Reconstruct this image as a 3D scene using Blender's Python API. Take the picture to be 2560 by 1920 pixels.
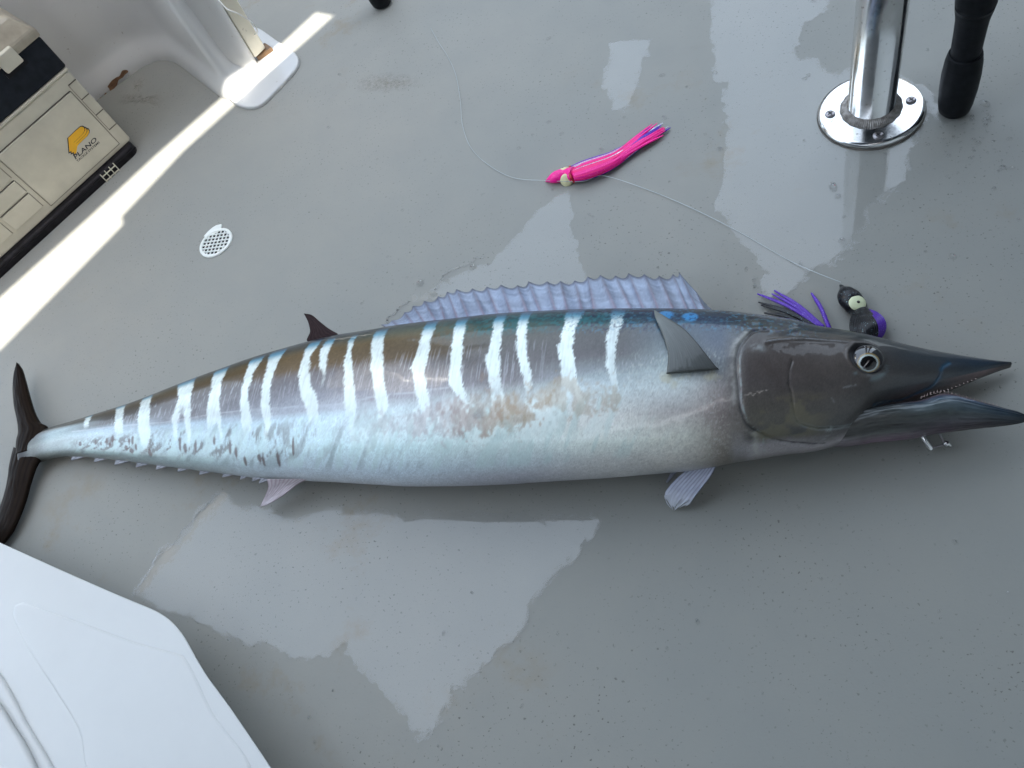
import bpy, bmesh, math, random
import numpy as np
from mathutils import Vector, Matrix

for o in list(bpy.data.objects): bpy.data.objects.remove(o, do_unlink=True)
random.seed(7); RNG = np.random.default_rng(7)
scene = bpy.context.scene
COL = scene.collection

# ---------------------------------------------------------------- camera
FPX, CAM_H = 2071.0, 0.90                    # focal length in pixels of a 2560 wide frame, eye height above the deck
_n = np.array([(2000-1280)/FPX, (2180-960)/FPX, 1.0]); _n /= np.linalg.norm(_n)   # straight down, seen from the camera
_X = np.array([1., 0, 0]) - _n[0]*_n; _X /= np.linalg.norm(_X)
_Y = np.cross(-_n, _X)
RW = np.array([_X, _Y, -_n])
CAMP = np.array([0, 0, CAM_H])
cam = bpy.data.cameras.new('camera'); cam.sensor_width = 36; cam.lens = FPX/2560*36
cam.clip_start = 0.02; cam.clip_end = 6000
co = bpy.data.objects.new('camera', cam); COL.objects.link(co); scene.camera = co
m = Matrix.Identity(4)
for i in range(3):
    m[i][0] = RW[i, 0]; m[i][1] = -RW[i, 1]; m[i][2] = -RW[i, 2]; m[i][3] = CAMP[i]
co.matrix_world = m
scene.render.resolution_x, scene.render.resolution_y = 1024, 768

# ---------------------------------------------------------------- light
SUN_EL = math.radians(50)
STRIP = np.array([0.657, 0.754])             # the way the strip of sun runs over the deck
TO_SUN = np.array([.754*math.cos(SUN_EL), -.657*math.cos(SUN_EL), math.sin(SUN_EL)])   # sun behind the camera's right shoulder
w = bpy.data.worlds.new('World'); scene.world = w; w.use_nodes = True
nt = w.node_tree; bg = nt.nodes['Background']
sky = nt.nodes.new('ShaderNodeTexSky'); sky.sky_type = 'NISHITA'; sky.sun_disc = False
sky.sun_elevation = SUN_EL; sky.sun_rotation = math.atan2(TO_SUN[0], TO_SUN[1])
sky.air_density = 1.0; sky.dust_density = 8.0; sky.ozone_density = 1.0
hz = nt.nodes.new('ShaderNodeMix'); hz.data_type = 'RGBA'; hz.blend_type = 'ADD'; hz.inputs[0].default_value = 1.0     # thin even high haze over the blue
hz.inputs[7].default_value = (4.6, 5.4, 6.15, 1)
nt.links.new(sky.outputs[0], hz.inputs[6]); nt.links.new(hz.outputs[2], bg.inputs[0]); bg.inputs[1].default_value = 0.10
sl = bpy.data.lights.new('sun', 'SUN'); sl.energy = 5.0; sl.angle = math.radians(0.3); sl.color = (1.0, .94, .84)
so = bpy.data.objects.new('sun', sl); COL.objects.link(so)
so.rotation_euler = Vector(TO_SUN.tolist()).to_track_quat('Z', 'Y').to_euler()
so.location = (-3, -3, 5)
vs = scene.view_settings; vs.view_transform = 'Standard'; vs.look = 'None'; vs.gamma = 1.0; vs.exposure = 1.72
vs.use_curve_mapping = False

# ---------------------------------------------------------------- helpers
def rays(p):
    p = np.atleast_2d(np.asarray(p, float))
    return np.c_[(p[:, 0]-1280)/FPX, (p[:, 1]-960)/FPX, np.ones(len(p))] @ RW.T
def at(p, z=0.0):
    "points of the place at height z, measured off the photograph"
    d = rays(p); t = (np.asarray(z)-CAM_H)/d[:, 2]
    return CAMP + d*t[:, None]
def at1(x, y, z=0.0): return at([(x, y)], z)[0]
def proj(P):
    v = (np.atleast_2d(P)-CAMP) @ RW
    return np.c_[1280+FPX*v[:, 0]/v[:, 2], 960+FPX*v[:, 1]/v[:, 2]]
def zz(pts, off, sc): return [(x/sc+off[0], y/sc+off[1]) for x, y in pts]
ZT = lambda p: zz(p, (0, 760), 2.676)        # measuring frames (enlarged crops)
ZM = lambda p: zz(p, (700, 640), 2.5138)
ZG = lambda p: zz(p, (1360, 660), 2.5925)
ZH = lambda p: zz(p, (1800, 660), 2.8605)
ZF = lambda p: [(x*1.15732, y*1.15732) for x, y in p]
def smooth(x, a, b):
    t = np.clip((x-a)/(b-a), 0, 1); return t*t*(3-2*t)
def smoothed(v, k):
    v = np.asarray(v, float)
    if k < 2: return v
    r = k//2; p = np.r_[2*v[0]-v[1:r+1][::-1], v, 2*v[-1]-v[-r-1:-1][::-1]]
    return np.convolve(p, np.ones(2*r+1)/(2*r+1), 'valid')
def resample(P, n):
    "even, rounded resampling of a polyline (Catmull-Rom)"
    P = np.asarray(P, float); m = len(P)
    if m == 2: return P[0]+(P[1]-P[0])*np.linspace(0, 1, n)[:, None]
    E = np.vstack([2*P[0]-P[1], P, 2*P[-1]-P[-2]]); out = []
    for i in range(m-1):
        p0, p1, p2, p3 = E[i:i+4]
        for t in np.linspace(0, 1, 24, endpoint=False):
            out.append(.5*((2*p1)+(p2-p0)*t+(2*p0-5*p1+4*p2-p3)*t*t+(3*p1-p0-3*p2+p3)*t**3))
    out.append(P[-1]); out = np.array(out)
    s = np.r_[0, np.cumsum(np.linalg.norm(np.diff(out, axis=0), axis=1))]
    q = np.linspace(0, s[-1], n)
    return np.c_[tuple(np.interp(q, s, out[:, k]) for k in range(out.shape[1]))]

def mesh(name, verts, faces, mat=None, parent=None, smoothf=True, colors=None, kind=None):
    me = bpy.data.meshes.new(name)
    me.from_pydata([tuple(map(float, v)) for v in verts], [], [tuple(map(int, f)) for f in faces]); me.update()
    if smoothf: me.polygons.foreach_set('use_smooth', [True]*len(me.polygons))
    if colors is not None:
        a = me.color_attributes.new('tint', 'FLOAT_COLOR', 'POINT')
        c = np.ones((len(verts), 4), np.float32); c[:, :3] = colors; a.data.foreach_set('color', c.ravel())
    o = bpy.data.objects.new(name, me); COL.objects.link(o)
    if mat: me.materials.append(mat)
    if parent:
        o.parent = parent
        o.matrix_parent_inverse = (Matrix.Translation(parent.location) @ parent.rotation_euler.to_matrix().to_4x4()).inverted()
    if kind: o['kind'] = kind
    return o
def empty(name, loc, label, cat, group=None):
    o = bpy.data.objects.new(name, None); COL.objects.link(o); o.location = tuple(map(float, loc)); o.empty_display_size = .05
    return tag(o, label, cat, group)
def tag(o, label, cat, group=None):
    o['label'] = label; o['category'] = cat
    if group: o['group'] = group
    return o
def grid_faces(nu, nv, wrap_v=False, off=0):
    i, j = np.meshgrid(np.arange(nu-1), np.arange(nv if wrap_v else nv-1), indexing='ij')
    a = i*nv+j; b = i*nv+(j+1) % nv; c = (i+1)*nv+(j+1) % nv; d = (i+1)*nv+j
    return np.c_[a.ravel(), d.ravel(), c.ravel(), b.ravel()]+off
def tube_geo(P, R, n=10, flat=1.0, up=(0, 0, 1)):
    P = np.asarray(P, float); N = len(P); R = np.broadcast_to(np.asarray(R, float), (N,))
    T = np.gradient(P, axis=0); T /= np.linalg.norm(T, axis=1)[:, None]+1e-12
    U = np.array(up, float); side = np.cross(T, U); bad = np.linalg.norm(side, axis=1) < 1e-3
    side[bad] = np.cross(T[bad], [1., .2, 0]); side /= np.linalg.norm(side, axis=1)[:, None]
    nn = np.cross(side, T); th = np.linspace(0, 2*np.pi, n, endpoint=False)
    V = P[:, None]+R[:, None, None]*(side[:, None]*np.cos(th)[None, :, None]+nn[:, None]*np.sin(th)[None, :, None]*flat)
    V = V.reshape(-1, 3); F = [tuple(f) for f in grid_faces(N, n, True)]
    F.append(tuple(range(n))); F.append(tuple(range((N-1)*n, N*n))[::-1])
    return V, F
def join_geo(parts):
    V, F, k = [], [], 0
    for v, f in parts:
        V.append(np.asarray(v)); F += [tuple(int(i)+k for i in q) for q in f]; k += len(v)
    return np.vstack(V), F
def tube(name, P, R, mat, parent=None, n=10, flat=1.0, colors=None):
    V, F = tube_geo(P, R, n, flat); return mesh(name, V, F, mat, parent)
def lathe(name, prof, base, axis, mat, parent=None, n=48):
    "prof: list of (radius, height along the axis)"
    axis = np.asarray(axis, float); axis /= np.linalg.norm(axis)
    a = np.cross(axis, [1., 0, 0]); a /= np.linalg.norm(a); b = np.cross(axis, a)
    th = np.linspace(0, 2*np.pi, n, endpoint=False); V = []
    for r, h in prof:
        V += [np.asarray(base)+axis*h+r*(a*math.cos(t)+b*math.sin(t)) for t in th]
    F = [tuple(f) for f in grid_faces(len(prof), n, True)] + [tuple(range(n))[::-1], tuple(range((len(prof)-1)*n, len(prof)*n))]
    # outward winding: flip when the profile climbs
    return mesh(name, V, [f[::-1] for f in F], mat, parent)
def prism(name, outline, z0, z1, mat, parent=None, bevel=0.0, seg=3, frame=None, inset_bottom=0.0, shift_bottom=(0, 0)):
    "closed outline (2D) between two heights; frame = (origin, u, v, w) maps it into space"
    bm = bmesh.new(); P = np.asarray(outline, float); c = P.mean(0)
    bot = [bm.verts.new((*(p+(c-p)/np.linalg.norm(c-p)*inset_bottom+np.array(shift_bottom)), z0)) for p in P]
    top = [bm.verts.new((*p, z1)) for p in P]; n = len(P)
    area = sum(P[i][0]*P[(i+1) % n][1]-P[(i+1) % n][0]*P[i][1] for i in range(n))
    ft = bm.faces.new(top if area > 0 else top[::-1]); bm.faces.new(bot[::-1] if area > 0 else bot)
    for i in range(n):
        q = (bot[i], bot[(i+1) % n], top[(i+1) % n], top[i]); bm.faces.new(q if area > 0 else q[::-1])
    if bevel:
        bm.normal_update()
        es = [e for e in ft.edges]
        bmesh.ops.bevel(bm, geom=es, offset=bevel, segments=seg, affect='EDGES', profile=.5, clamp_overlap=True)
    bmesh.ops.recalc_face_normals(bm, faces=bm.faces)
    if frame:
        o_, u_, v_, w_ = [np.asarray(k, float) for k in frame]
        for v in bm.verts: v.co = Vector((o_+u_*v.co.x+v_*v.co.y+w_*v.co.z).tolist())
        bmesh.ops.recalc_face_normals(bm, faces=bm.faces)
    bmesh.ops.triangulate(bm, faces=[f for f in bm.faces if len(f.verts) > 4])
    me = bpy.data.meshes.new(name); bm.to_mesh(me); bm.free()
    o = bpy.data.objects.new(name, me); COL.objects.link(o)
    if mat: me.materials.append(mat)
    if parent:
        o.parent = parent
        o.matrix_parent_inverse = (Matrix.Translation(parent.location) @ parent.rotation_euler.to_matrix().to_4x4()).inverted()
    return o
def soft(o):
    for p in o.data.polygons: p.use_smooth = True
    wn = o.modifiers.new('weighted_normals', 'WEIGHTED_NORMAL'); wn.mode = 'FACE_AREA'; wn.weight = 100; return o
def rect(x0, x1, y0, y1, r=0.0, n=4):
    if r <= 0: return [(x0, y0), (x1, y0), (x1, y1), (x0, y1)]
    out = []
    for cx, cy, a in ((x1-r, y0+r, -90), (x1-r, y1-r, 0), (x0+r, y1-r, 90), (x0+r, y0+r, 180)):
        out += [(cx+r*math.cos(math.radians(a+k*90/n)), cy+r*math.sin(math.radians(a+k*90/n))) for k in range(n+1)]
    return out

# ---------------------------------------------------------------- materials
class NT:
    def __init__(s, name):
        s.m = bpy.data.materials.new(name); s.m.use_nodes = True; s.t = s.m.node_tree
        s.b = s.t.nodes['Principled BSDF']; s.out = s.t.nodes['Material Output']
    def n(s, kind, **kw):
        d = s.t.nodes.new('ShaderNode'+kind)
        for k, v in kw.items():
            if k.startswith('i_'):
                key = k[2:]; key = int(key) if key.isdigit() else key.replace('_', ' ')
                d.inputs[key].default_value = v
            else: setattr(d, k, v)
        return d
    def l(s, a, b): s.t.links.new(a, b)
    def coord(s): return s.n('TexCoord').outputs['Object']
    def noise(s, scale, detail=4, rough=.55, vec=None, dist=0):
        d = s.n('TexNoise', i_Scale=scale, i_Detail=detail, i_Roughness=rough, i_Distortion=dist)
        s.l(vec if vec is not None else s.coord(), d.inputs['Vector']); return d.outputs['Fac']
    def ramp(s, fac, stops):
        r = s.n('ValToRGB'); el = r.color_ramp.elements
        while len(el) < len(stops): el.new(.5)
        for e, (p, c) in zip(el, stops):
            e.position = p; e.color = (*c, 1) if not np.isscalar(c) else (c, c, c, 1)
        s.l(fac, r.inputs[0]); return r.outputs[0]
    def mix(s, fac, a, b, mode='MIX'):
        d = s.n('Mix', data_type='RGBA', blend_type=mode)
        if np.isscalar(fac): d.inputs[0].default_value = fac
        else: s.l(fac, d.inputs[0])
        for v, k in ((a, 6), (b, 7)):
            if isinstance(v, tuple): d.inputs[k].default_value = (*v, 1)
            else: s.l(v, d.inputs[k])
        return d.outputs[2]
    def bump(s, h, strength, dist=.002):
        d = s.n('Bump', i_Strength=strength, i_Distance=dist); s.l(h, d.inputs['Height']); s.l(d.outputs[0], s.b.inputs['Normal']); return d
    def set(s, **kw):
        for k, v in kw.items():
            i = s.b.inputs[k.replace('_', ' ')]
            if hasattr(v, 'links') or isinstance(v, bpy.types.NodeSocket): s.l(v, i)
            elif isinstance(v, tuple): i.default_value = (*v, 1)
            else: i.default_value = v
        return s
def simple(name, col, rough=.5, metal=0., var=.12, scale=40, bump=.0, coat=0.0, spec=.5):
    k = NT(name); f = k.noise(scale, 5)
    lo = tuple(c*(1-var) for c in col); hi = tuple(min(1, c*(1+var)) for c in col)
    k.set(Base_Color=k.ramp(f, [(.3, lo), (.7, hi)]), Roughness=rough, Metallic=metal, Coat_Weight=coat, Specular_IOR_Level=spec)
    k.b.inputs['Coat Roughness'].default_value = .08
    if bump: k.bump(k.noise(scale*6, 3), bump, .001)
    return k.m
def tinted(name, rough=.35, metal=0., coat=0., bump=0., bscale=300, spec=.5):
    k = NT(name); a = k.n('Attribute', attribute_name='tint')
    k.set(Base_Color=a.outputs['Color'], Roughness=rough, Metallic=metal, Coat_Weight=coat, Specular_IOR_Level=spec)
    k.b.inputs['Coat Roughness'].default_value = .07
    if bump: k.bump(k.noise(bscale, 4), bump, .0008)
    return k.m

# painted deck: grey non-slip paint, freckled with dirt, a few rusty stains
k = NT('deck_paint'); v = k.coord()
big = k.noise(2.2, 3, .5, v); mid = k.noise(14, 5, .6, v); fine = k.noise(420, 2, .5, v)
base = k.ramp(big, [(.3, (.272, .276, .258)), (.5, (.292, .290, .265)), (.72, (.308, .298, .268))])
base = k.mix(k.ramp(mid, [(.35, 0.0), (.75, .22)]), base, (.23, .24, .235))
sp = k.noise(260, 2, .5, v); patch = k.noise(5, 4, .6, v)
spot = k.n('Math', operation='MULTIPLY'); k.l(k.ramp(sp, [(.66, 0.0), (.70, .8)]), spot.inputs[0]); k.l(k.ramp(patch, [(.40, .08), (.60, 1.0)]), spot.inputs[1])
base = k.mix(spot.outputs[0], base, (.10, .095, .085))
sp2 = k.noise(33, 3, .55, v)
base = k.mix(k.ramp(sp2, [(.83, 0.0), (.85, .6)]), base, (.07, .07, .065))
st = k.noise(9, 6, .7, v); st2 = k.noise(1.7, 2, .5, v)
stm = k.n('Math', operation='MULTIPLY'); k.l(k.ramp(st, [(.56, 0.0), (.74, .55)]), stm.inputs[0]); k.l(k.ramp(st2, [(.5, 0.0), (.62, 1.0)]), stm.inputs[1])
base = k.mix(stm.outputs[0], base, (.26, .19, .10))
k.set(Base_Color=base, Roughness=k.ramp(mid, [(.3, .5), (.7, .62)]), Specular_IOR_Level=.22)
bm_ = k.bump(k.mix(.35, k.noise(70, 3, .5, v), fine), .18, .0012)
M_DECK = k.m

# film of water standing on the deck: mirror of the sky laid over the paint
def film_material(name, wet=(1.0, 1.0, 1.0), rough=.03):
    k = NT(name); t = k.t; t.nodes.remove(k.b)
    tr = k.n('BsdfTransparent'); tr.inputs[0].default_value = (*wet, 1)
    gl = k.n('BsdfGlossy'); gl.inputs['Roughness'].default_value = rough
    fr = k.n('Fresnel'); ge = k.n('NewGeometry'); mr = k.n('MapRange'); mr.inputs['To Min'].default_value = 1.52; mr.inputs['To Max'].default_value = 1/1.52
    k.l(ge.outputs['Backfacing'], mr.inputs['Value']); k.l(mr.outputs[0], fr.inputs['IOR'])
    mx = k.n('MixShader'); k.l(fr.outputs[0], mx.inputs[0]); k.l(tr.outputs[0], mx.inputs[1]); k.l(gl.outputs[0], mx.inputs[2])
    b = k.n('Bump', i_Strength=.06, i_Distance=.001); k.l(k.noise(45, 2), b.inputs['Height'])
    k.l(b.outputs[0], gl.inputs['Normal']); k.l(b.outputs[0], fr.inputs['Normal'])
    k.l(mx.outputs[0], k.out.inputs[0]); return k.m
# standing water: 'wet' is the distance inside the patch, broken up by noise so that edges are ragged and leave islands
def wet_sheet(name):
    k = NT(name); k.t.nodes.remove(k.b); v = k.coord()
    d = k.n('Attribute', attribute_name='wet').outputs['Fac']
    def add(a, b, f):
        q = k.n('Math', operation='MULTIPLY_ADD'); k.l(b, q.inputs[0]); q.inputs[1].default_value = f; k.l(a, q.inputs[2]); return q.outputs[0]
    def centred(sc, det):
        q = k.n('Math', operation='SUBTRACT'); k.l(k.noise(sc, det, .6, v), q.inputs[0]); q.inputs[1].default_value = .5; return q.outputs[0]
    d = add(add(add(d, centred(16, 3), .060), centred(70, 4), .032), centred(260, 3), .012)
    mk = k.n('MapRange', interpolation_type='SMOOTHSTEP'); k.l(d, mk.inputs['Value']); mk.inputs['From Min'].default_value = -.0004; mk.inputs['From Max'].default_value = .0006
    hh = k.n('MapRange', interpolation_type='SMOOTHSTEP'); k.l(d, hh.inputs['Value']); hh.inputs['From Min'].default_value = -.001; hh.inputs['From Max'].default_value = .006
    h = add(hh.outputs[0], k.noise(40, 2, .5, v), .35)
    bp = k.n('Bump', i_Strength=.55, i_Distance=.0007); k.l(h, bp.inputs['Height'])
    tr = k.n('BsdfTransparent'); gl = k.n('BsdfGlossy'); gl.inputs['Roughness'].default_value = .03
    fr = k.n('Fresnel'); ge = k.n('NewGeometry'); mr = k.n('MapRange'); mr.inputs['To Min'].default_value = 1.62; mr.inputs['To Max'].default_value = 1/1.62
    k.l(ge.outputs['Backfacing'], mr.inputs['Value']); k.l(mr.outputs[0], fr.inputs['IOR'])
    k.l(bp.outputs[0], gl.inputs['Normal']); k.l(bp.outputs[0], fr.inputs['Normal'])
    mu = k.n('Math', operation='MULTIPLY'); k.l(fr.outputs[0], mu.inputs[0]); k.l(mk.outputs[0], mu.inputs[1])
    mx = k.n('MixShader'); k.l(mu.outputs[0], mx.inputs[0]); k.l(tr.outputs[0], mx.inputs[1]); k.l(gl.outputs[0], mx.inputs[2]); k.l(mx.outputs[0], k.out.inputs[0]); return k.m
M_FILM = wet_sheet('water_film')
M_BEAD = film_material('water_bead', (.96, .96, .96), .02)

def gelcoat(name, col, rough=.32, specks=.6):
    k = NT(name); v = k.coord()
    c = k.mix(k.ramp(k.noise(6, 6, .65, v), [(.35, 0.0), (.8, .35)]), col, tuple(x*.82 for x in col))
    c = k.mix(k.ramp(k.noise(120, 3, .5, v), [(.70, 0.0), (.75, specks)]), c, (.25, .22, .18))
    k.set(Base_Color=c, Roughness=rough, Coat_Weight=.25); k.b.inputs['Coat Roughness'].default_value = .15
    k.bump(k.noise(35, 3, .5, v), .10, .001); return k.m
M_GEL = gelcoat('white_gelcoat', (.58, .58, .57))
M_LID = gelcoat('white_moulded_plastic', (.58, .585, .575), .38, .0)
M_CREAM = gelcoat('cream_gelcoat', (.72, .68, .56))
M_RUST = simple('rust_brown', (.20, .10, .05), .7, var=.5, scale=60, bump=.3)
M_AMBER = simple('amber_wood', (.17, .09, .035), .4, var=.35, scale=50)
M_BEIGE = simple('beige_plastic', (.53, .50, .41), .42, var=.10, scale=22, bump=.05)
M_BEIGE2 = simple('beige_lid_plastic', (.36, .32, .25), .35, var=.35, scale=18)
M_NAVY = simple('dark_navy_plastic', (.010, .013, .019), .4, var=.4, scale=60, bump=.1, spec=.22)
M_BLACKP = simple('black_plastic', (.012, .011, .014), .42, var=.5, scale=80, bump=.15, spec=.22)
M_GROOVE = simple('dark_groove', (.10, .085, .07), .8, var=.3)
M_YEL = simple('logo_yellow', (.80, .42, .01), .45, var=.05)
M_INK = simple('logo_ink', (.02, .02, .03), .5)
M_RUBBER = simple('black_rubber_grip', (.008, .009, .011), .5, var=.35, scale=120, bump=.2, spec=.16)
M_GASKET = simple('flange_gasket', (.20, .18, .16), .7)
M_GRATE = simple('white_grate_plastic', (.78, .80, .76), .45, var=.08)
M_HOLE = simple('drain_hole_dark', (.018, .017, .015), .8)
M_LINE = simple('nylon_leader', (.50, .54, .54), .2, var=.05, coat=.5)
M_CORD = simple('white_cord', (.75, .74, .70), .5)
# polished stainless steel with salt freckles
k = NT('stainless_steel'); v = k.coord()
f = k.ramp(k.noise(190, 3, .6, v), [(.64, 0.0), (.72, 1.0)])
k.set(Base_Color=k.mix(f, (.72, .72, .71), (.22, .19, .16)), Metallic=1.0, Roughness=k.ramp(k.noise(60, 4, .6, v), [(.3, .10), (.75, .24)]))
M_STEEL = k.m
k = NT('weld_steel'); v = k.coord()
k.set(Base_Color=k.ramp(k.noise(150, 4), [(.3, (.20, .18, .165)), (.7, (.42, .40, .38))]), Metallic=.9, Roughness=.42); k.bump(k.noise(260, 3), .6, .002); M_WELD = k.m
M_SCREW = simple('screw_steel', (.30, .28, .29), .35, 1.0, var=.3, scale=300)
M_SLOT = simple('screw_slot', (.02, .02, .02), .6)

# ---------------------------------------------------------------- setting: sea, deck, canopy and added unseen walls
def struct(o, kind='structure'): o['kind'] = kind; return o
def slab(name, outline, z0, z1, mat): return prism(name, outline, z0, z1, mat)
k = NT('sea_water'); k.set(Base_Color=(.01, .045, .06), Roughness=.12); k.bump(k.noise(1.3, 6, .6), .5, .3); M_SEA = k.m
struct(mesh('sea', [(-2500, -2500, -.85), (2500, -2500, -.85), (2500, 2500, -.85), (-2500, 2500, -.85)], [(0, 1, 2, 3)], M_SEA))
struct(slab('deck', [(-3.2, -1.6), (2.2, -1.6), (2.2, 2.9), (-3.2, 2.9)], -.08, 0.0, M_DECK))

# unseen dark canopy shaped to shade the deck: two panels with a gap between them that lets one strip of sun through
ROOF_Z = 2.05
SH = TO_SUN[:2]/TO_SUN[2]*ROOF_Z
def up(pts): return [tuple(np.asarray(p)+SH) for p in pts]
E1 = at(np.array([(0, 891), (316, 568), (312, 548), (468, 382), (594, 268), (846, 41)]))[:, :2]
E2 = at(np.array([(0, 746), (217, 551), (390, 390), (521, 275), (640, 172), (786, 36)]))[:, :2]
d1 = (E1[1]-E1[0])/np.linalg.norm(E1[1]-E1[0]); d2 = (E2[1]-E2[0])/np.linalg.norm(E2[1]-E2[0])
endd = STRIP
E1x = [E1[0]-d1*.9]+list(E1); E2x = [E2[0]-d2*.9]+list(E2)
M_ROOF = simple('navy_canvas', (.035, .045, .07), .8, var=.15, scale=30)  # unseen cloth kept dark to cut bounce light
M_BLOCK = simple('blocker_paint', (.15, .155, .16), .55, var=.06, scale=3)  # dark finish of the added light-blocking slabs
PERP = np.array([-.754, .657])                 # from the sun side towards the far corner
def off(p, along, across): return np.asarray(p)+STRIP*along+PERP*across
A_out = [off(E1[-1], 1.6, 0), off(E1[-1], 1.6, -2.6), off(E1[0], -1.2, -2.6), off(E1[0], -1.2, 0)]
struct(slab('shade_canopy', up(list(E1)+A_out), ROOF_Z, ROOF_Z+.016, M_ROOF))
B_out = [off(E2[-1], 1.6, 0), off(E2[-1], 1.6, .95), off(E2[0], -1.2, 1.15), off(E2[0], -1.2, 0)]
struct(slab('shade_canopy', up(list(E2)+B_out), ROOF_Z+.002, ROOF_Z+.018, M_ROOF))
cap = [off(E1[-1], 0, -.03), off(E2[-1], 0, .03), off(E2[-1], 1.6, .03), off(E1[-1], 1.6, -.03)]
struct(slab('shade_canopy', up(cap), ROOF_Z+.02, ROOF_Z+.04, M_ROOF))

# unseen wall added behind the camera to block sky and bounce soft fill
wb = [off((0, 0), -2.6, -.95), off((0, 0), 2.2, -.95), off((0, 0), 2.2, -1.0), off((0, 0), -2.6, -1.0)]
struct(slab('added_wall', wb, .001, ROOF_Z-.004, simple('bounce_wall_paint', (.62, .63, .62), .5, var=.05, scale=3)))
struct(slab('added_wall', [(1.36, -1.5), (1.41, -1.5), (1.41, 1.9), (1.36, 1.9)], .001, ROOF_Z-.004, M_BLOCK))  # unseen wall added to cut low sky light from the right
wl2 = [off((0, 0), -1.62, -.9), off((0, 0), -1.57, -.9), off((0, 0), -1.57, 1.5), off((0, 0), -1.62, 1.5)]
struct(slab('added_wall', wl2, .001, ROOF_Z-.004, M_BLOCK))  # another added wall, cutting low sky light from the left
sd_ = [off((0, 0), -.9, 1.95), off((0, 0), 1.0, 1.95), off((0, 0), 1.0, 2.75), off((0, 0), -.9, 2.75)]
struct(slab('added_overhang', sd_, 1.25, 1.29, M_BLOCK))  # overhang added out of view to deepen shade in the far corner
struct(slab('sky_block', [(-2.6, 2.62), (1.36, 2.62), (1.36, 2.85), (-2.6, 2.85)], .001, .8, M_BLOCK))  # added out of view to block light from the low horizon

# films of water on the deck, outlined where the sky reflects brightly
def ragged(P, n, amp, seed, p=.5):
    r = np.random.default_rng(seed); P = np.vstack([P, P[:1]]); s = np.r_[0, np.cumsum(np.linalg.norm(np.diff(P, axis=0), axis=1))]
    q = np.linspace(0, s[-1], n, endpoint=False); Q = np.c_[np.interp(q, s, P[:, 0]), np.interp(q, s, P[:, 1])]
    for k_ in range(14 if n > 150 else 1): Q = (np.roll(Q, 1, 0)+2*Q+np.roll(Q, -1, 0))/4
    x = np.linspace(0, 2*np.pi, n, endpoint=False); h = np.zeros((n, 2)); top = n//4
    for f in range(4, top): h += (f/8)**-p*r.normal(size=2)*np.sin(f*x[:, None]+r.uniform(0, 6.28, 2))
    env = .35+.65*(.5+.5*np.sin(3*x+r.uniform(0, 6))*np.sin(5*x+r.uniform(0, 6)))
    return Q+h/h.std()*amp*env[:, None]
films = [
 (0.0045, ZF([(475,1060),(560,1085),(640,1130),(720,1096),(900,1110),(1100,1105),(1285,1105),(1308,1130),(1255,1195),(1190,1262),(1150,1330),(1080,1400),(1000,1490),(945,1590),(915,1608),(880,1560),(810,1480),(740,1412),(660,1430),(600,1410),(500,1380),(380,1330),(280,1285),(330,1210),(400,1140)])),
 (0.0045, ZF([(1540,-60),(1530,130),(1562,200),(1575,330),(1560,420),(1545,460),(1620,540),(1650,590),(1640,650),(1720,640),(1748,600),(1775,585),(1830,560),(1862,500),(1900,445),(1930,425),(1966,360),(1985,290),(2010,240),(2040,300),(2060,250),(1900,120),(1800,160),(1760,130),(1722,110),(1732,60),(1790,20),(1830,-60)])),
 (0.003, ZF([(1318,95),(1412,85),(1400,140),(1352,248),(1322,235),(1300,160)])),
 (0.004, ZF([(1225,410),(1140,480),(1060,560),(960,610),(880,650),(1000,660),(1200,640),(1262,640),(1250,500)])),
]
gx = np.arange(-2.1, 1.0, .008); gy = np.arange(-.25, 2.3, .008); GX, GY = np.meshgrid(gx, gy, indexing='ij'); pts_ = np.c_[GX.ravel(), GY.ravel()]
wet = np.full(len(pts_), -.08)
for amp, P in films:
    G = at(np.array(P))[:, :2]; best = np.full(len(pts_), 9.); ins = np.zeros(len(pts_), bool)
    for a_, b_ in zip(G, np.roll(G, -1, 0)):
        ab = b_-a_; t_ = np.clip(((pts_-a_) @ ab)/(ab @ ab), 0, 1); best = np.minimum(best, np.linalg.norm(pts_-(a_+t_[:, None]*ab), axis=1))
        c_ = (a_[1] > pts_[:, 1]) != (b_[1] > pts_[:, 1]); ins ^= c_ & (pts_[:, 0] < (b_[0]-a_[0])*(pts_[:, 1]-a_[1])/(b_[1]-a_[1]+1e-12)+a_[0])
    wet = np.maximum(wet, np.where(ins, np.minimum(best, .08), -np.minimum(best*1.6, .08)))
o = mesh('water_film', np.c_[pts_, np.full(len(pts_), .0012)], grid_faces(len(gx), len(gy)), M_FILM)
at_w = o.data.attributes.new('wet', 'FLOAT', 'POINT'); at_w.data.foreach_set('value', wet.astype(np.float32)); struct(o)
if o.data.polygons[0].normal.z < 0: o.data.flip_normals()
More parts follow.
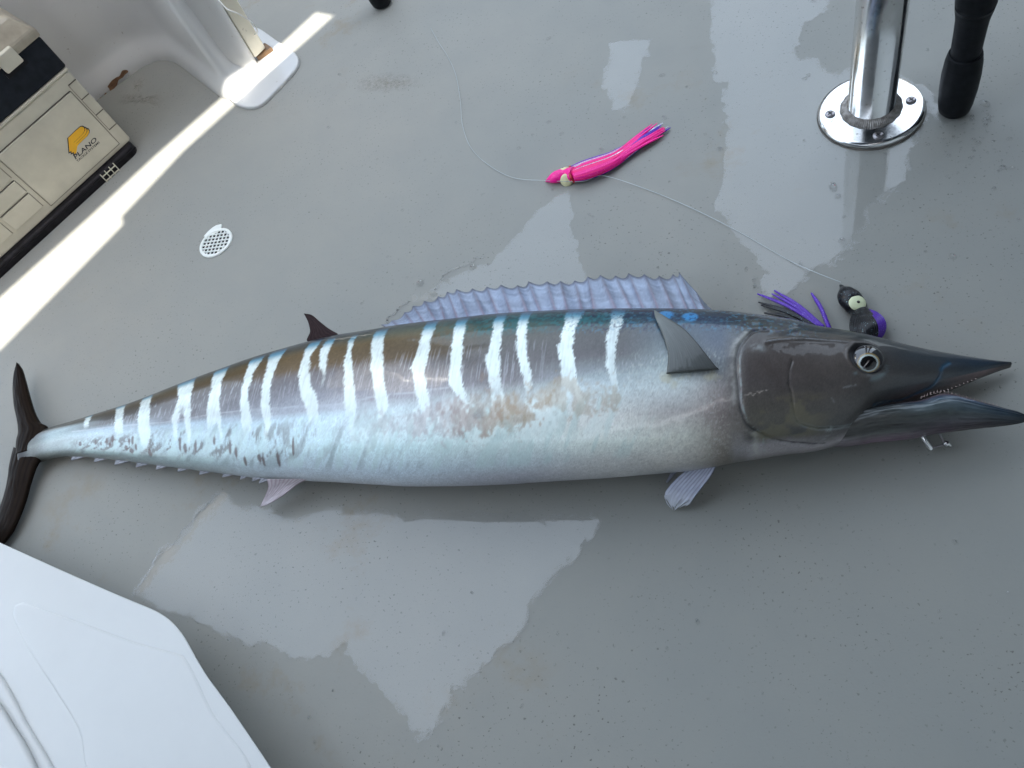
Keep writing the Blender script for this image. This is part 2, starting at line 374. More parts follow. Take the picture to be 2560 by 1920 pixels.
# raised rims of water where the film ends, and loose drops: one mass of beads
beads = []
def rim(P, r, seed):
    r_ = np.random.default_rng(seed); Q = resample(at(np.array(ZF(P))), 90); Q[:, :2] += np.cumsum(r_.normal(0, .0009, (90, 2)), 0)*.9
    R = r*(.25+.9*np.abs(np.sin(np.arange(90)*.37+seed))*r_.uniform(.3, 1, 90)); Q[:, 2] = .0008
    beads.append(tube_geo(Q, R, 8, .55))
rim([(475,1060),(440,1100),(390,1155),(340,1205),(300,1260),(285,1290)], .0022, 3)
rim([(1048,555),(1010,575),(975,595),(955,620),(940,637)], .0026, 4)
rim([(885,650),(862,662),(845,672),(838,690)], .0024, 5)
RD = np.random.default_rng(5)
def drop(x, y, r):
    c = at1(x, y); th = np.linspace(0, 2*np.pi, 12, endpoint=False); e = RD.uniform(.75, 1.3); ph = RD.uniform(0, 3)
    V = []; 
    for f, h in ((1, .0003), (.86, .35*r), (.5, .55*r)):
        V += [c+np.array([r*f*(e*math.cos(t)*math.cos(ph)-math.sin(t)*math.sin(ph)/e), r*f*(e*math.cos(t)*math.sin(ph)+math.sin(t)*math.cos(ph)/e), h]) for t in th]
    beads.append((np.array(V), [tuple(f) for f in grid_faces(3, 12, True)]+[tuple(range(24, 36))]))
for x, y in RD.uniform((820, 0), (2560, 760), (150, 2)): drop(x, y, RD.gamma(2, .0007)+.0006)
for x, y in RD.normal((2420, 340), (60, 60), (60, 2)): drop(x, y, RD.gamma(2, .0008)+.0006)
for x, y in RD.uniform((100, 1250), (2560, 1900), (90, 2)): drop(x, y, RD.gamma(2, .0005)+.0005)
for x, y, r in ((1022,578,.007),(908,612,.008),(880,600,.003),(1185,84,.0055),(1810,425,.006),(1800,405,.009),(1818,520,.006)): drop(x*1.157, y*1.157, r*.8)
V, F = join_geo(beads); o = mesh('water_drops', V, F, M_BEAD, kind='stuff'); o['label'] = 'clear water drops and bead edges scattered on the wet deck'

# ---------------------------------------------------------------- white moulding in the far corner
FOOT = np.array([(60, 440), (170, 322), (245, 248), (300, 208), (350, 172), (375, 159), (400, 152), (425, 153), (446, 162), (500, 203), (552, 243), (580, 250), (604, 240), (626, 215), (642, 190), (650, 170)])
FT = resample(at(FOOT)[:, :2], 90)
def inward(P, d):
    T = np.gradient(P, axis=0); T /= np.linalg.norm(T, axis=1)[:, None]; nn = np.c_[-T[:, 1], T[:, 0]]
    for k in range(6): nn = np.c_[smoothed(nn[:, 0], 5), smoothed(nn[:, 1], 5)]
    return P+nn*d
prof = [(0, 0), (0, .006), (.003, .018), (.010, .032), (.017, .042), (.021, .052), (.023, .075), (.024, .12), (.026, .25), (.03, .45), (.034, .62), (.05, 1.6)]  # top carried high out of view to block sky light behind the recess
V = np.vstack([np.c_[inward(FT, d), np.full(len(FT), z)] for d, z in prof])
mould = empty('hull_moulding', (*FT[45], 0), 'white fibreglass hull moulding with rounded foot behind the tackle box', 'boat moulding')
F = grid_faces(len(prof), len(FT))
ob = mesh('liner_wall', V, F, M_GEL, mould)
PAD = at(np.array([(566, 240), (590, 264), (612, 273), (636, 274), (660, 265), (690, 236), (722, 203), (744, 176), (750, 158), (746, 144), (734, 132), (700, 110), (640, 74), (600, 110), (575, 180)]))[:, :2]
PAD = resample(np.vstack([PAD, PAD[:1]]), 60)[:-1]
prism('foot_plate', PAD, .0005, .007, M_GEL, mould, bevel=.003, seg=3)
# the end post of the moulding, a rounded upright on the foot plate
g0 = at1(652, 214); lean = np.array([.035, .02, 1.]); lean /= np.linalg.norm(lean)
def upright(name, corners, z0, z1, mat, parent, lean, bevel):
    P = np.array([at1(x, y)[:2] for x, y in corners]); c = P.mean(0)
    o = prism(name, P-c, 0, z1-z0, mat, parent, frame=((*c, z0), (1, 0, 0), (0, 1, 0), lean/lean[2]))
    o.modifiers.new('bevel', 'BEVEL').width = bevel; o.modifiers['bevel'].segments = 4
    for p in o.data.polygons: p.use_smooth = True
    return o
upright('end_post', [(575, 225), (636, 196), (654, 172), (632, 146), (590, 160)], .004, 1.2, M_GEL, mould, lean, .012)
door = empty('door_edge', (*at1(662, 150)[:2], .0), 'narrow cream upright board edge beside the white moulding, above an amber block', 'door')
upright('board', [(650, 163), (676, 138), (664, 126), (634, 152)], .0165, 1.2, M_CREAM, door, lean, .003)
upright('wedge', [(652, 160), (690, 134), (672, 122), (642, 146)], .0065, .016, M_AMBER, door, np.array([0, 0, 1.]), .002)
def worn(name, poly, z, mat, parent, seed, seg=60, amp=.0015, lift=None):
    P = at(np.array(poly), z); G = ragged(P[:, :2], seg, amp, seed); 
    return prism(name, G, z, z+.0006, mat, parent)
for q, poly in enumerate(([(240, 262), (252, 244), (268, 232), (270, 252), (256, 272)], [(268, 214), (292, 192), (316, 172), (322, 180), (300, 198), (285, 222), (276, 234)])):
    # chips lie on the sloping kick of the wall: follow it
    P = np.array(poly, float); c = P.mean(0); hit = None
    fw = V; pj = proj(V); G2 = ragged(P, 40, 1.6, 31+q)
    idx = [int(np.argmin(((pj-g)**2).sum(1))) for g in G2]
    pts = np.array([CAMP+rays([g])[0]*(np.linalg.norm(V[i]-CAMP)/np.linalg.norm(rays([g])[0]))*.9985 for g, i in zip(G2, idx)])
    cen = pts.mean(0); VV = np.vstack([pts, cen]); n_ = len(pts)
    mesh('bare_chip', VV, [(i, (i+1) % n_, n_) for i in range(n_)], M_RUST, mould)
def stain_mat():
    k = NT('rust_stain'); k.set(Base_Color=(.24, .17, .10), Roughness=.6)
    at_ = k.n('Attribute', attribute_name='tint'); tr = k.n('BsdfTransparent'); mx = k.n('MixShader'); mu = k.n('Math', operation='MULTIPLY')
    k.l(k.ramp(k.noise(140, 6, .75), [(.40, .0), (.75, .45)]), mu.inputs[0]); k.l(at_.outputs['Fac'], mu.inputs[1])
    k.l(mu.outputs[0], mx.inputs[0]); k.l(tr.outputs[0], mx.inputs[1]); k.l(k.b.outputs[0], mx.inputs[2]); k.l(mx.outputs[0], k.out.inputs[0]); return k.m
M_STAIN = stain_mat()
for q, poly in enumerate(([(335, 205), (352, 196), (362, 205), (358, 222), (345, 232), (333, 222)], [(300, 238), (340, 232), (370, 240), (402, 238), (412, 250), (405, 268), (380, 262), (330, 258), (290, 262)], [(880, 200), (960, 180), (1040, 190), (1060, 215), (990, 232), (900, 235)])):
    G = ragged(at(np.array(poly))[:, :2], 70, .003, 50+q); n_ = len(G); c_ = G.mean(0); VV = []; cc = []
    for f_, a_ in ((0.02, 1.), (.35, .9), (.7, .5), (1.05, 0.)):
        VV += [(*(c_+(p_-c_)*f_), .0009) for p_ in G]; cc += [(a_, a_, a_)]*n_
    o = mesh('rust_stain', VV, grid_faces(4, n_, True), M_STAIN, colors=cc); struct(o, 'stuff'); o['label'] = 'faint brown rust stain on the grey deck'
loop = zz([(205, 0), (300, 100), (420, 150), (480, 185), (550, 230), (610, 290), (632, 340), (625, 370), (600, 382)], (500, 0), 4.424)
o = tube('cord_loop', resample(at(np.array(loop), np.linspace(.16, .05, 9)), 50), .0013, M_CORD)
tag(o, 'thin white cord loop hanging off the cream board edge', 'cord')

# ---------------------------------------------------------------- tackle box
g = at1(348, 381); g2 = at1(0, 700); bt = (g2-g)/np.linalg.norm(g2-g); bn = np.array([-bt[1], bt[0], 0])
if (CAMP-g) @ bn < 0: bn = -bn
box = empty('tackle_box', g, 'beige and black tackle box with yellow logo on its front', 'tackle box')
ZU = np.array([0, 0, 1.])
FR = (g-bn*.015, bt, ZU, bn)                        # u to the left along the front, v up, w out of the front
BW = .46
def fpart(name, outline, w0, w1, mat, bevel=0., parent=None): 
    return prism(name, outline, w0, w1, mat, parent or box, bevel=bevel, seg=2, frame=FR)
base_o = prism('base', rect(-.004, BW, -.26, .012, .018, 5), .0, .020, M_BLACKP, box, bevel=.006, seg=3, frame=(g-bn*.015, bt, bn, ZU))
fpart('base_rib', rect(-.002, BW-.01, .010, .0125), .0115, .0135, M_BLACKP)
body = fpart('body', rect(-.008, BW-.008, .0205, .188, .006), -.25, 0.0, M_BEIGE, .003)
fpart('rim', rect(-.009, BW-.008, .1885, .1925, .001), -.25, .0015, M_BEIGE, .001)
band = fpart('dark_band', rect(-.0115, BW-.012, .193, .256, .004), -.248, -.003, M_NAVY, .003)
# sloping lid
LV = []
for u0, u1, w0, w1, v_ in ((-.0145, BW-.014, -.25, .001, .2565), (-.0145, BW-.014, -.25, .001, .272), (.002, BW-.03, -.235, -.018, .300), (.02, BW-.05, -.22, -.045, .318)):
    LV += [FR[0]+bt*u+ZU*v_+bn*w_ for u, w_ in ((u0, w0), (u1, w0), (u1, w1), (u0, w1))]
lid = mesh('lid', LV, [(3, 2, 1, 0)]+[(4*r+i, 4*r+(i+1) % 4, 4*r+4+(i+1) % 4, 4*r+4+i) for r in range(3) for i in range(4)]+[(12, 13, 14, 15)], M_BEIGE2, box, False)
bv = lid.modifiers.new('bevel', 'BEVEL'); bv.width = .004; bv.segments = 2
LR = (FR[0], bt, ZU*.83-bn*.557, bn*.83+ZU*.557)
prism('lid_panel', rect(.03, .26, .242, .262, .004), .149, .152, simple('smoked_lid', (.17, .13, .12), .25, var=.4, scale=30), box, frame=LR)
fpart('latch', rect(.037, .072, .247, .277, .003), -.001, .008, M_BEIGE, .002)
fpart('latch_slot', rect(.033, .076, .238, .2465), -.0025, .0005, M_BLACKP)
# front panel, its joints drawn as thin dark strips
fpart('front_panel', rect(.0155, .186, .0315, .1585, .003), .0004, .0026, M_BEIGE, .001)
def groove(u0, u1, v0, v1): fpart('groove', rect(u0, u1, v0, v1), .0003, .0007, M_GROOVE)
groove(.0140, .0150, .031, .160); groove(.1866, .1874, .031, .160); groove(.0145, .187, .0300, .0309); groove(.015, .187, .1592, .1612)
for v_ in (.168, .135, .098, .062): groove(-.007, .0105, v_, v_+.0018)
groove(.0103, .0110, .062, .168)
for u0, u1, v0, v1 in ((.197, .300, .115, .155), (.197, .262, .040, .075), (.197, .300, .080, .108), (.27, .40, .04, .075), (.305, .44, .085, .155)):
    fpart('drawer', rect(u0, u1, v0, v1, .002), .0004, .002, M_BEIGE, .0008); groove(u0, u1, v1+.0004, v1+.0022); groove(u0-.0012, u0-.0003, v0, v1)
# small white clip rack on the black base
for q in range(4): fpart('clip_bar', rect(.050+q*.0108, .0518+q*.0108, -.004, .0195), .0145, .0165, M_CREAM)
for v_ in (.002, .0125): fpart('clip_rail', rect(.050, .0842, v_, v_+.0016), .0146, .0163, M_CREAM)
# logo: three stacked letter shapes and two lines of lettering, printed on the panel
def onfront(p):
    d = rays([p])[0]; q = CAMP+d*(((FR[0]+bn*.0026-CAMP) @ bn)/(d @ bn)); q = q-FR[0]; return (q @ bt, q[2])
ZL = lambda p: [onfront(q) for q in zz(p, (0, 280), 3.95)]
Pm = [(680, 268), (742, 208), (800, 158), (818, 153), (836, 160), (845, 178), (842, 200), (825, 228), (780, 272), (738, 312), (726, 332), (716, 398), (692, 410)]
for q, (dx, dy) in enumerate(((46, 22), (23, 11), (0, 0))):
    P = np.array(Pm, float)+(dx-10, dy-12); c = P.mean(0)
    fpart('logo_outline', ZL((c+(P-c)*1.08).tolist()), .00262+q*.0002, .00268+q*.0002, M_INK)
    fpart('logo_mark', ZL((c+(P-c)*.975).tolist()), .00272+q*.0002, .00278+q*.0002, M_YEL)
def lettering(txt, p0, p1, hpx, width_px):
    cu = bpy.data.curves.new('lettering', 'FONT'); cu.body = txt; cu.resolution_u = 3; cu.offset = .018
    t = bpy.data.objects.new('lettering', cu); COL.objects.link(t)
    me = bpy.data.meshes.new_from_object(t.evaluated_get(bpy.context.evaluated_depsgraph_get())); bpy.data.objects.remove(t)
    A = np.array([v.co[:] for v in me.vertices]); mn, mx = A.min(0), A.max(0); A = (A-mn)/np.maximum(mx-mn, 1e-6)
    a, b = np.array(onfront(p0)), np.array(onfront(p1)); du = b-a; L = np.linalg.norm(du); e = du/L; f = np.array([e[1], -e[0]])
    if f[1] < 0: f = -f
    h = hpx
    W = [FR[0]+bt*(a+e*L*x+f*h*(y)-e*0+e*h*.25*y)[0]+ZU*(a+e*L*x+f*h*y)[1]+bn*.0029 for x, y, _ in A]
    mesh('lettering', W, [tuple(p.vertices) for p in me.polygons], M_INK, box, False)
lettering('PLANO', zz([(748, 470)], (0, 280), 3.95)[0], zz([(960, 282)], (0, 280), 3.95)[0], .0085, 0)
lettering('TACKLE SYSTEMS', zz([(765, 498)], (0, 280), 3.95)[0], zz([(985, 305)], (0, 280), 3.95)[0], .0042, 0)

# ---------------------------------------------------------------- stainless pedestal and rod butts
fc = at1(2176, 283); pole = empty('pedestal_pole', fc, 'polished stainless steel pole on a round screwed flange', 'pole')
RF = .0672
lathe('gasket', [(RF+.002, .0002), (RF+.002, .0025)], fc, ZU, M_GASKET, pole, 64)
lathe('flange', [(RF, .0026), (RF+.0012, .004), (RF, .0072), (RF-.0025, .0090), (RF-.005, .0096), (.030, .0098)], fc, ZU, M_STEEL, pole, 96)
pax = np.array([.012, -.004, 1.])
lathe('tube', [(.0300, .0), (.0300, .25), (.0300, .5), (.0300, .78)], fc+ZU*.0098, pax, M_STEEL, pole, 96)
th = np.linspace(0, 2*np.pi, 480, endpoint=False)
prof_w = [(.0395, .0099), (.0385, .0125), (.0355, .0155), (.032, .0165), (.0305, .0185)]
WV = []
for r, h in prof_w:
    for t in th:
        q = 1+.010*math.sin(t*84+.7*math.sin(t*9))+.01*math.sin(t*17)
        WV.append(fc+np.array([r*q*math.cos(t), r*q*math.sin(t), h+.0004*math.sin(t*84+.7*math.sin(t*9))]))
mesh('weld_bead', WV, grid_faces(5, 480, True)[:, ::-1], M_WELD, pole)
for sx, sy in ((2030+335/7.373, 180+775/7.373), (2030+1828/7.373, 180+520/7.373), (2030+1220/7.373, 180+1165/7.373)):
    c = at1(sx, sy, .0105)
    s = lathe('screw', [(.0066, -.0008), (.0066, .0002), (.0058, .0012), (.003, .0017), (.0004, .0018)], c, ZU, M_SCREW, pole, 24)
    for a in (.5, .5+math.pi/2):
        e = np.array([math.cos(a), math.sin(a), 0]); f = np.array([-e[1], e[0], 0])
        mesh('slot', [c+e*i*.0036+f*j*.0008+ZU*.0020 for i, j in ((-1, -1), (1, -1), (1, 1), (-1, 1))], [(0, 1, 2, 3)], M_SLOT, s, False)
def rod(px, py, scale, leanv, label, name='rod_butt', length=.55):
    c = at1(px, py); r = empty(name, c, label, 'rod butt')
    ax = np.asarray(leanv, float); ax /= np.linalg.norm(ax)
    k = scale
    lathe('butt_cap', [(.009*k, .0), (.0165*k, .0015), (.0205*k, .006), (.0225*k, .016), (.0245*k, .04), (.0248*k, .062), (.0235*k, .082), (.0215*k, .0925), (.0205*k, .0955), (.0190*k, .094)], c, ax, M_RUBBER, r, 40)
    lathe('grip', [(.0188*k, .088), (.0188*k, .10), (.0193*k, .125), (.0200*k, .142), (.0212*k, .150), (.0228*k, .157), (.0234*k, .162)], c, ax, M_RUBBER, r, 40)
    lathe('collar', [(.0234*k, .1615), (.0242*k, .167), (.0240*k, .182), (.0228*k, .192), (.0210*k, .196)], c, ax, M_RUBBER, r, 40)
    lathe('handle', [(.0205*k, .194), (.0200*k, .30), (.0195*k, length)], c, ax, M_RUBBER, r, 40)
    return r
rod(2384, 279, .93, (.008, .015, 1), 'tall black rubber rod butt standing beside the steel pole')
rod(958, 12, .95, (0.01, .02, 1), 'black rod butt end cut off by the top edge of the picture', length=.4)

# ---------------------------------------------------------------- white drain grate
dc = at1(541, 608); gr = empty('drain_grate', dc, 'round white plastic drain grate with a broken tab set in the deck', 'drain grate')
gp = at(np.array(zz([(1000, 960), (1125, 943.5), (1038, 840)], (470, 540), 13.827)))
e1 = (gp[1]-gp[0]); e2 = (gp[2]-gp[0]); step = .5*(np.linalg.norm(e1)+np.linalg.norm(e2)); e1 /= np.linalg.norm(e1); e2 = np.array([-e1[1], e1[0], 0])
DR = .0310
lathe('hole_dark', [(DR*.9, .0006), (DR*.9, .0010)], dc, ZU, M_HOLE, gr, 48)  # flat disc on the uncut deck, coloured dark for shade in the hole
fr = lathe('frame', [(DR, .0002), (DR, .0022), (DR-.0012, .0032), (DR-.0045, .0032), (DR-.0052, .0026), (DR-.0052, .0003)], dc, ZU, M_GRATE, gr, 64)
fr.data.polygons  # ring
bm = bmesh.new(); bm.from_mesh(fr.data); bmesh.ops.delete(bm, geom=[f for f in bm.faces if len(f.verts) > 4], context='FACES_ONLY'); bm.to_mesh(fr.data); bm.free()
for e, f in ((e1, e2), (e2, e1)):
    for q in range(-4, 5):
        off = (q+.5)*step
        if abs(off) > DR*.84: continue
        hl = math.sqrt((DR-.004)**2-off**2); wv = .00095; z0, z1 = (.0011, .0027) if e is e1 else (.0012, .0026)
        P = [dc+f*off+e*a*hl+f*b*wv+ZU*zv for zv in (z0, z1) for a, b in ((-1, -1), (1, -1), (1, 1), (-1, 1))]
        mesh('bar', P, [(0, 1, 2, 3), (4, 5, 6, 7), (0, 1, 5, 4), (1, 2, 6, 5), (2, 3, 7, 6), (3, 0, 4, 7)], M_GRATE, gr, False)
TAB = at(np.array(zz([(560, 720), (700, 560), (860, 420), (1000, 335), (1160, 300), (1190, 330), (1150, 440), (1130, 520), (800, 700)], (470, 540), 13.827)))[:, :2]
prism('tab', TAB, .0003, .0020, M_GRATE, gr, bevel=.0006)

# ---------------------------------------------------------------- white moulded lid in the near corner
lidp = np.array([(-260, 1240), (-120, 1300), (0, 1353), (151, 1421), (302, 1487), (395, 1525), (420, 1537), (440, 1556), (469, 1598), (488, 1630), (494, 1640), (495, 1655), (520, 1690), (557, 1737), (620, 1828), (682, 1920), (900, 2260), (300, 2500), (-260, 2100)])
LZ = .075
wl = empty('moulded_lid', at1(200, 1700), 'large white moulded plastic lid with ridges lying in the near corner', 'lid')
G = at(lidp, LZ)[:, :2]; R_ = resample(G[:16], 90); R_ = np.c_[smoothed(R_[:, 0], 7), smoothed(R_[:, 1], 7)]; G = np.vstack([R_, G[16:]])
prism('shell', G, .012, LZ, M_LID, wl, bevel=.006, seg=4, shift_bottom=(-.075, -.02))
soft(wl.children[0])
def raised(name, poly, z0, z1, bev, seg=5):
    P = resample(at(np.array(poly), z1)[:, :2], 70)
    o = prism(name, P, z0, z1, M_LID, wl, bevel=bev, seg=seg)
    soft(o)
Z8 = lambda p: zz(p, (0, 1260), 2.514)
raised('raised_panel', Z8([(66, 690), (75, 640), (105, 612), (160, 612), (330, 670), (560, 752), (830, 850), (1080, 920), (1170, 965), (1330, 1290), (1560, 1740), (640, 1790), (480, 1420), (330, 1170), (170, 920), (80, 740)]), LZ-.006, LZ+.0020, .0060, 6)
raised('rim_step', Z8([(-80, 980), (0, 1090), (75, 1220), (150, 1370), (240, 1520), (330, 1680), (370, 1800), (-300, 1800), (-300, 980)]), LZ-.006, LZ+.006, .0085, 6)
raised('rim_step', Z8([(-80, 1180), (0, 1290), (60, 1390), (130, 1500), (215, 1680), (240, 1800), (-300, 1800), (-300, 1180)]), LZ+.002, LZ+.015, .0100, 6)

# ---------------------------------------------------------------- the fish (sections measured from tail to snout, lying on its side)
BODY = dict(
  x=[-1.0390,-1.0194,-0.9994,-0.9788,-0.9569,-0.9349,-0.9133,-0.8918,-0.8705,-0.8494,-0.8287,-0.8082,-0.7881,-0.7683,-0.7488,-0.7294,-0.7102,-0.6911,-0.6721,-0.6535,-0.6351,-0.6169,-0.5990,-0.5813,-0.5638,-0.5464,-0.5292,-0.5122,-0.4955,-0.4787,-0.4621,-0.4457,-0.4296,-0.4138,-0.3981,-0.3826,-0.3673,-0.3520,-0.3370,-0.3221,-0.3073,-0.2927,-0.2784,-0.2641,-0.2500,-0.2360,-0.2222,-0.2084,-0.1948,-0.1813,-0.1679,-0.1547,-0.1415,-0.1285,-0.1157,-0.1029,-0.0902,-0.0776,-0.0652,-0.0528,-0.0404,-0.0282,-0.0160,-0.0039,0.0080,0.0199,0.0317,0.0434,0.0550,0.0664,0.0778,0.0890,0.1001,0.1113,0.1232,0.1353,0.1476,0.1599,0.1714,0.1828,0.1944,0.2060,0.2176,0.2291,0.2408,0.2525,0.2642,0.2760,0.2875,0.2989],
  y=[0.5517,0.5558,0.5596,0.5616,0.5608,0.5593,0.5583,0.5570,0.5547,0.5529,0.5516,0.5506,0.5498,0.5487,0.5478,0.5471,0.5460,0.5444,0.5432,0.5425,0.5411,0.5394,0.5377,0.5359,0.5348,0.5337,0.5326,0.5315,0.5292,0.5265,0.5243,0.5224,0.5205,0.5183,0.5161,0.5140,0.5118,0.5097,0.5077,0.5060,0.5044,0.5030,0.5013,0.4996,0.4981,0.4967,0.4952,0.4938,0.4922,0.4906,0.4889,0.4872,0.4857,0.4843,0.4830,0.4817,0.4803,0.4790,0.4776,0.4763,0.4751,0.4742,0.4735,0.4723,0.4709,0.4695,0.4681,0.4667,0.4655,0.4641,0.4631,0.4623,0.4633,0.4652,0.4673,0.4696,0.4712,0.4702,0.4693,0.4687,0.4687,0.4688,0.4691,0.4696,0.4704,0.4712,0.4722,0.4733,0.4738,0.4741],
  z=[0.0202,0.0206,0.0213,0.0224,0.0238,0.0253,0.0269,0.0283,0.0298,0.0313,0.0327,0.0342,0.0356,0.0369,0.0382,0.0395,0.0408,0.0420,0.0433,0.0446,0.0458,0.0470,0.0481,0.0491,0.0501,0.0511,0.0520,0.0530,0.0540,0.0549,0.0558,0.0566,0.0573,0.0580,0.0586,0.0593,0.0599,0.0606,0.0612,0.0619,0.0624,0.0629,0.0633,0.0635,0.0637,0.0639,0.0640,0.0642,0.0644,0.0645,0.0647,0.0647,0.0647,0.0646,0.0643,0.0640,0.0637,0.0634,0.0630,0.0627,0.0624,0.0620,0.0616,0.0610,0.0604,0.0596,0.0587,0.0579,0.0570,0.0561,0.0550,0.0537,0.0524,0.0509,0.0494,0.0476,0.0455,0.0432,0.0407,0.0381,0.0354,0.0328,0.0300,0.0273,0.0246,0.0220,0.0194,0.0169,0.0148,0.0131],
  a=[0.0281,0.0280,0.0265,0.0255,0.0274,0.0303,0.0336,0.0374,0.0405,0.0439,0.0478,0.0523,0.0572,0.0616,0.0657,0.0698,0.0738,0.0773,0.0811,0.0853,0.0887,0.0919,0.0947,0.0973,0.0992,0.1011,0.1031,0.1051,0.1059,0.1064,0.1073,0.1088,0.1103,0.1113,0.1121,0.1128,0.1132,0.1132,0.1132,0.1133,0.1133,0.1134,0.1133,0.1131,0.1127,0.1120,0.1112,0.1104,0.1097,0.1090,0.1083,0.1076,0.1068,0.1058,0.1048,0.1038,0.1029,0.1019,0.1010,0.0999,0.0985,0.0969,0.0949,0.0927,0.0906,0.0885,0.0861,0.0837,0.0813,0.0797,0.0787,0.0778,0.0742,0.0683,0.0614,0.0535,0.0461,0.0417,0.0383,0.0350,0.0313,0.0278,0.0249,0.0218,0.0184,0.0150,0.0114,0.0077,0.0043,0.0020],
  b=[0.0131,0.0135,0.0143,0.0156,0.0171,0.0189,0.0207,0.0223,0.0240,0.0257,0.0273,0.0290,0.0305,0.0321,0.0336,0.0350,0.0365,0.0379,0.0393,0.0408,0.0422,0.0435,0.0448,0.0459,0.0471,0.0482,0.0493,0.0504,0.0515,0.0525,0.0535,0.0544,0.0553,0.0560,0.0568,0.0575,0.0582,0.0590,0.0597,0.0604,0.0611,0.0616,0.0620,0.0623,0.0625,0.0627,0.0629,0.0631,0.0633,0.0635,0.0636,0.0637,0.0637,0.0635,0.0632,0.0629,0.0625,0.0621,0.0618,0.0614,0.0610,0.0606,0.0601,0.0595,0.0587,0.0578,0.0569,0.0559,0.0549,0.0538,0.0526,0.0512,0.0497,0.0480,0.0462,0.0442,0.0419,0.0393,0.0364,0.0334,0.0304,0.0274,0.0243,0.0211,0.0181,0.0151,0.0122,0.0094,0.0069,0.0051],
)
JAW = dict(
  x=[0.0853,0.0926,0.1000,0.1073,0.1146,0.1219,0.1292,0.1366,0.1439,0.1511,0.1583,0.1655,0.1726,0.1797,0.1867,0.1939,0.2015,0.2089,0.2160,0.2226,0.2292,0.2357,0.2421,0.2486,0.2551,0.2615,0.2678,0.2742,0.2806,0.2868],
  y=[0.4068,0.4066,0.4066,0.4066,0.4065,0.4066,0.4073,0.4080,0.4083,0.4085,0.4088,0.4090,0.4092,0.4092,0.4090,0.4100,0.4120,0.4133,0.4146,0.4133,0.4116,0.4098,0.4083,0.4068,0.4054,0.4039,0.4025,0.4011,0.4001,0.3982],
  z=[0.0462,0.0459,0.0455,0.0452,0.0448,0.0445,0.0441,0.0438,0.0434,0.0431,0.0427,0.0424,0.0420,0.0417,0.0413,0.0410,0.0406,0.0403,0.0400,0.0396,0.0393,0.0389,0.0386,0.0382,0.0379,0.0375,0.0372,0.0368,0.0365,0.0361],
  a=[0.0154,0.0154,0.0157,0.0160,0.0163,0.0164,0.0158,0.0151,0.0150,0.0154,0.0159,0.0165,0.0170,0.0172,0.0173,0.0159,0.0168,0.0186,0.0204,0.0192,0.0176,0.0160,0.0143,0.0127,0.0114,0.0101,0.0089,0.0079,0.0064,0.0032],
  b=[0.0360,0.0353,0.0347,0.0340,0.0333,0.0326,0.0319,0.0313,0.0306,0.0299,0.0289,0.0280,0.0270,0.0261,0.0251,0.0241,0.0232,0.0222,0.0211,0.0199,0.0187,0.0176,0.0164,0.0151,0.0135,0.0118,0.0101,0.0083,0.0060,0.0038],
)

SE = 2/2.15
def vnoise(x, y, seed):
    r = np.random.default_rng(seed); T = r.random((257, 257)); xi = np.floor(x).astype(int); yi = np.floor(y).astype(int); fx = x-xi; fy = y-yi
    fx = fx*fx*(3-2*fx); fy = fy*fy*(3-2*fy); a = xi % 256; b = yi % 256
    return (T[a, b]*(1-fx)+T[a+1, b]*fx)*(1-fy)+(T[a, b+1]*(1-fx)+T[a+1, b+1]*fx)*fy
def fbm(x, y, seed, o=4):
    v = 0; amp = .5
    for k_ in range(o): v = v+amp*vnoise(x*2**k_+17*k_, y*2**k_+31*k_, seed+k_); amp *= .5
    return v/(1-.5**o)
class Loft:
    def __init__(s, D, n, k):
        N = len(D['x']); q = np.linspace(0, N-1, n); i = np.arange(N)
        g = lambda key: smoothed(np.interp(q, i, smoothed(D[key], 3)), k)
        s.c = np.c_[g('x'), g('y'), g('z')]; s.a = np.maximum(g('a'), .0015); s.b = np.maximum(g('b'), .0012)
        t = np.gradient(s.c[:, :2], axis=0); t = np.c_[smoothed(t[:, 0], 41), smoothed(t[:, 1], 41)]; t /= np.linalg.norm(t, axis=1)[:, None]
        s.nor = np.c_[-t[:, 1], t[:, 0], np.zeros(n)]; s.n = n
        s.s = np.r_[0, np.cumsum(np.linalg.norm(np.diff(s.c, axis=0), axis=1))]
    def pts(s, th, disp=None):
        cy = np.sign(np.cos(th))*np.abs(np.cos(th))**SE; cz = np.sign(np.sin(th))*np.abs(np.sin(th))**SE
        P = s.c[:, None]+s.nor[:, None]*(s.a[:, None]*cy)[..., None]
        P[..., 2] += s.b[:, None]*cz
        ny = s.b[:, None]*np.cos(th)[None]; nz = s.a[:, None]*np.sin(th)[None]; L = np.hypot(ny, nz)+1e-9
        Nn = s.nor[:, None]*(ny/L)[..., None]; Nn[..., 2] += nz/L
        if disp is not None: P = P+Nn*disp[..., None]
        return P, Nn
NU, NV1, NV2 = 1150, 200, 36
TH = np.r_[np.linspace(0, 1.2*np.pi, NV1, endpoint=False), np.linspace(1.2*np.pi, 2*np.pi, NV2, endpoint=False)]
LB = Loft(BODY, NU, 25)
THc = np.linspace(.02, 1.2*np.pi, 260)
Pc, Nc = LB.pts(THc); prj = proj(Pc.reshape(-1, 3)).reshape(NU, 260, 2)
vis = ((Pc-CAMP)*Nc).sum(-1) < 0
prj[~vis] = 1e6
def on_fish(px):
    "station, section angle / pi and surface point under a measured point of the flank"
    out = []
    flat = prj.reshape(-1, 2)
    for p in np.atleast_2d(px):
        k_ = int(((flat-p)**2).sum(1).argmin()); i, j = divmod(k_, 260); out.append((LB.s[i], THc[j]/np.pi, *Pc[i, j], *Nc[i, j]))
    return np.array(out)
def lin(c): 
    c = np.asarray(c, float)/255; return np.where(c < .04045, c/12.92, ((c+.055)/1.055)**2.4)
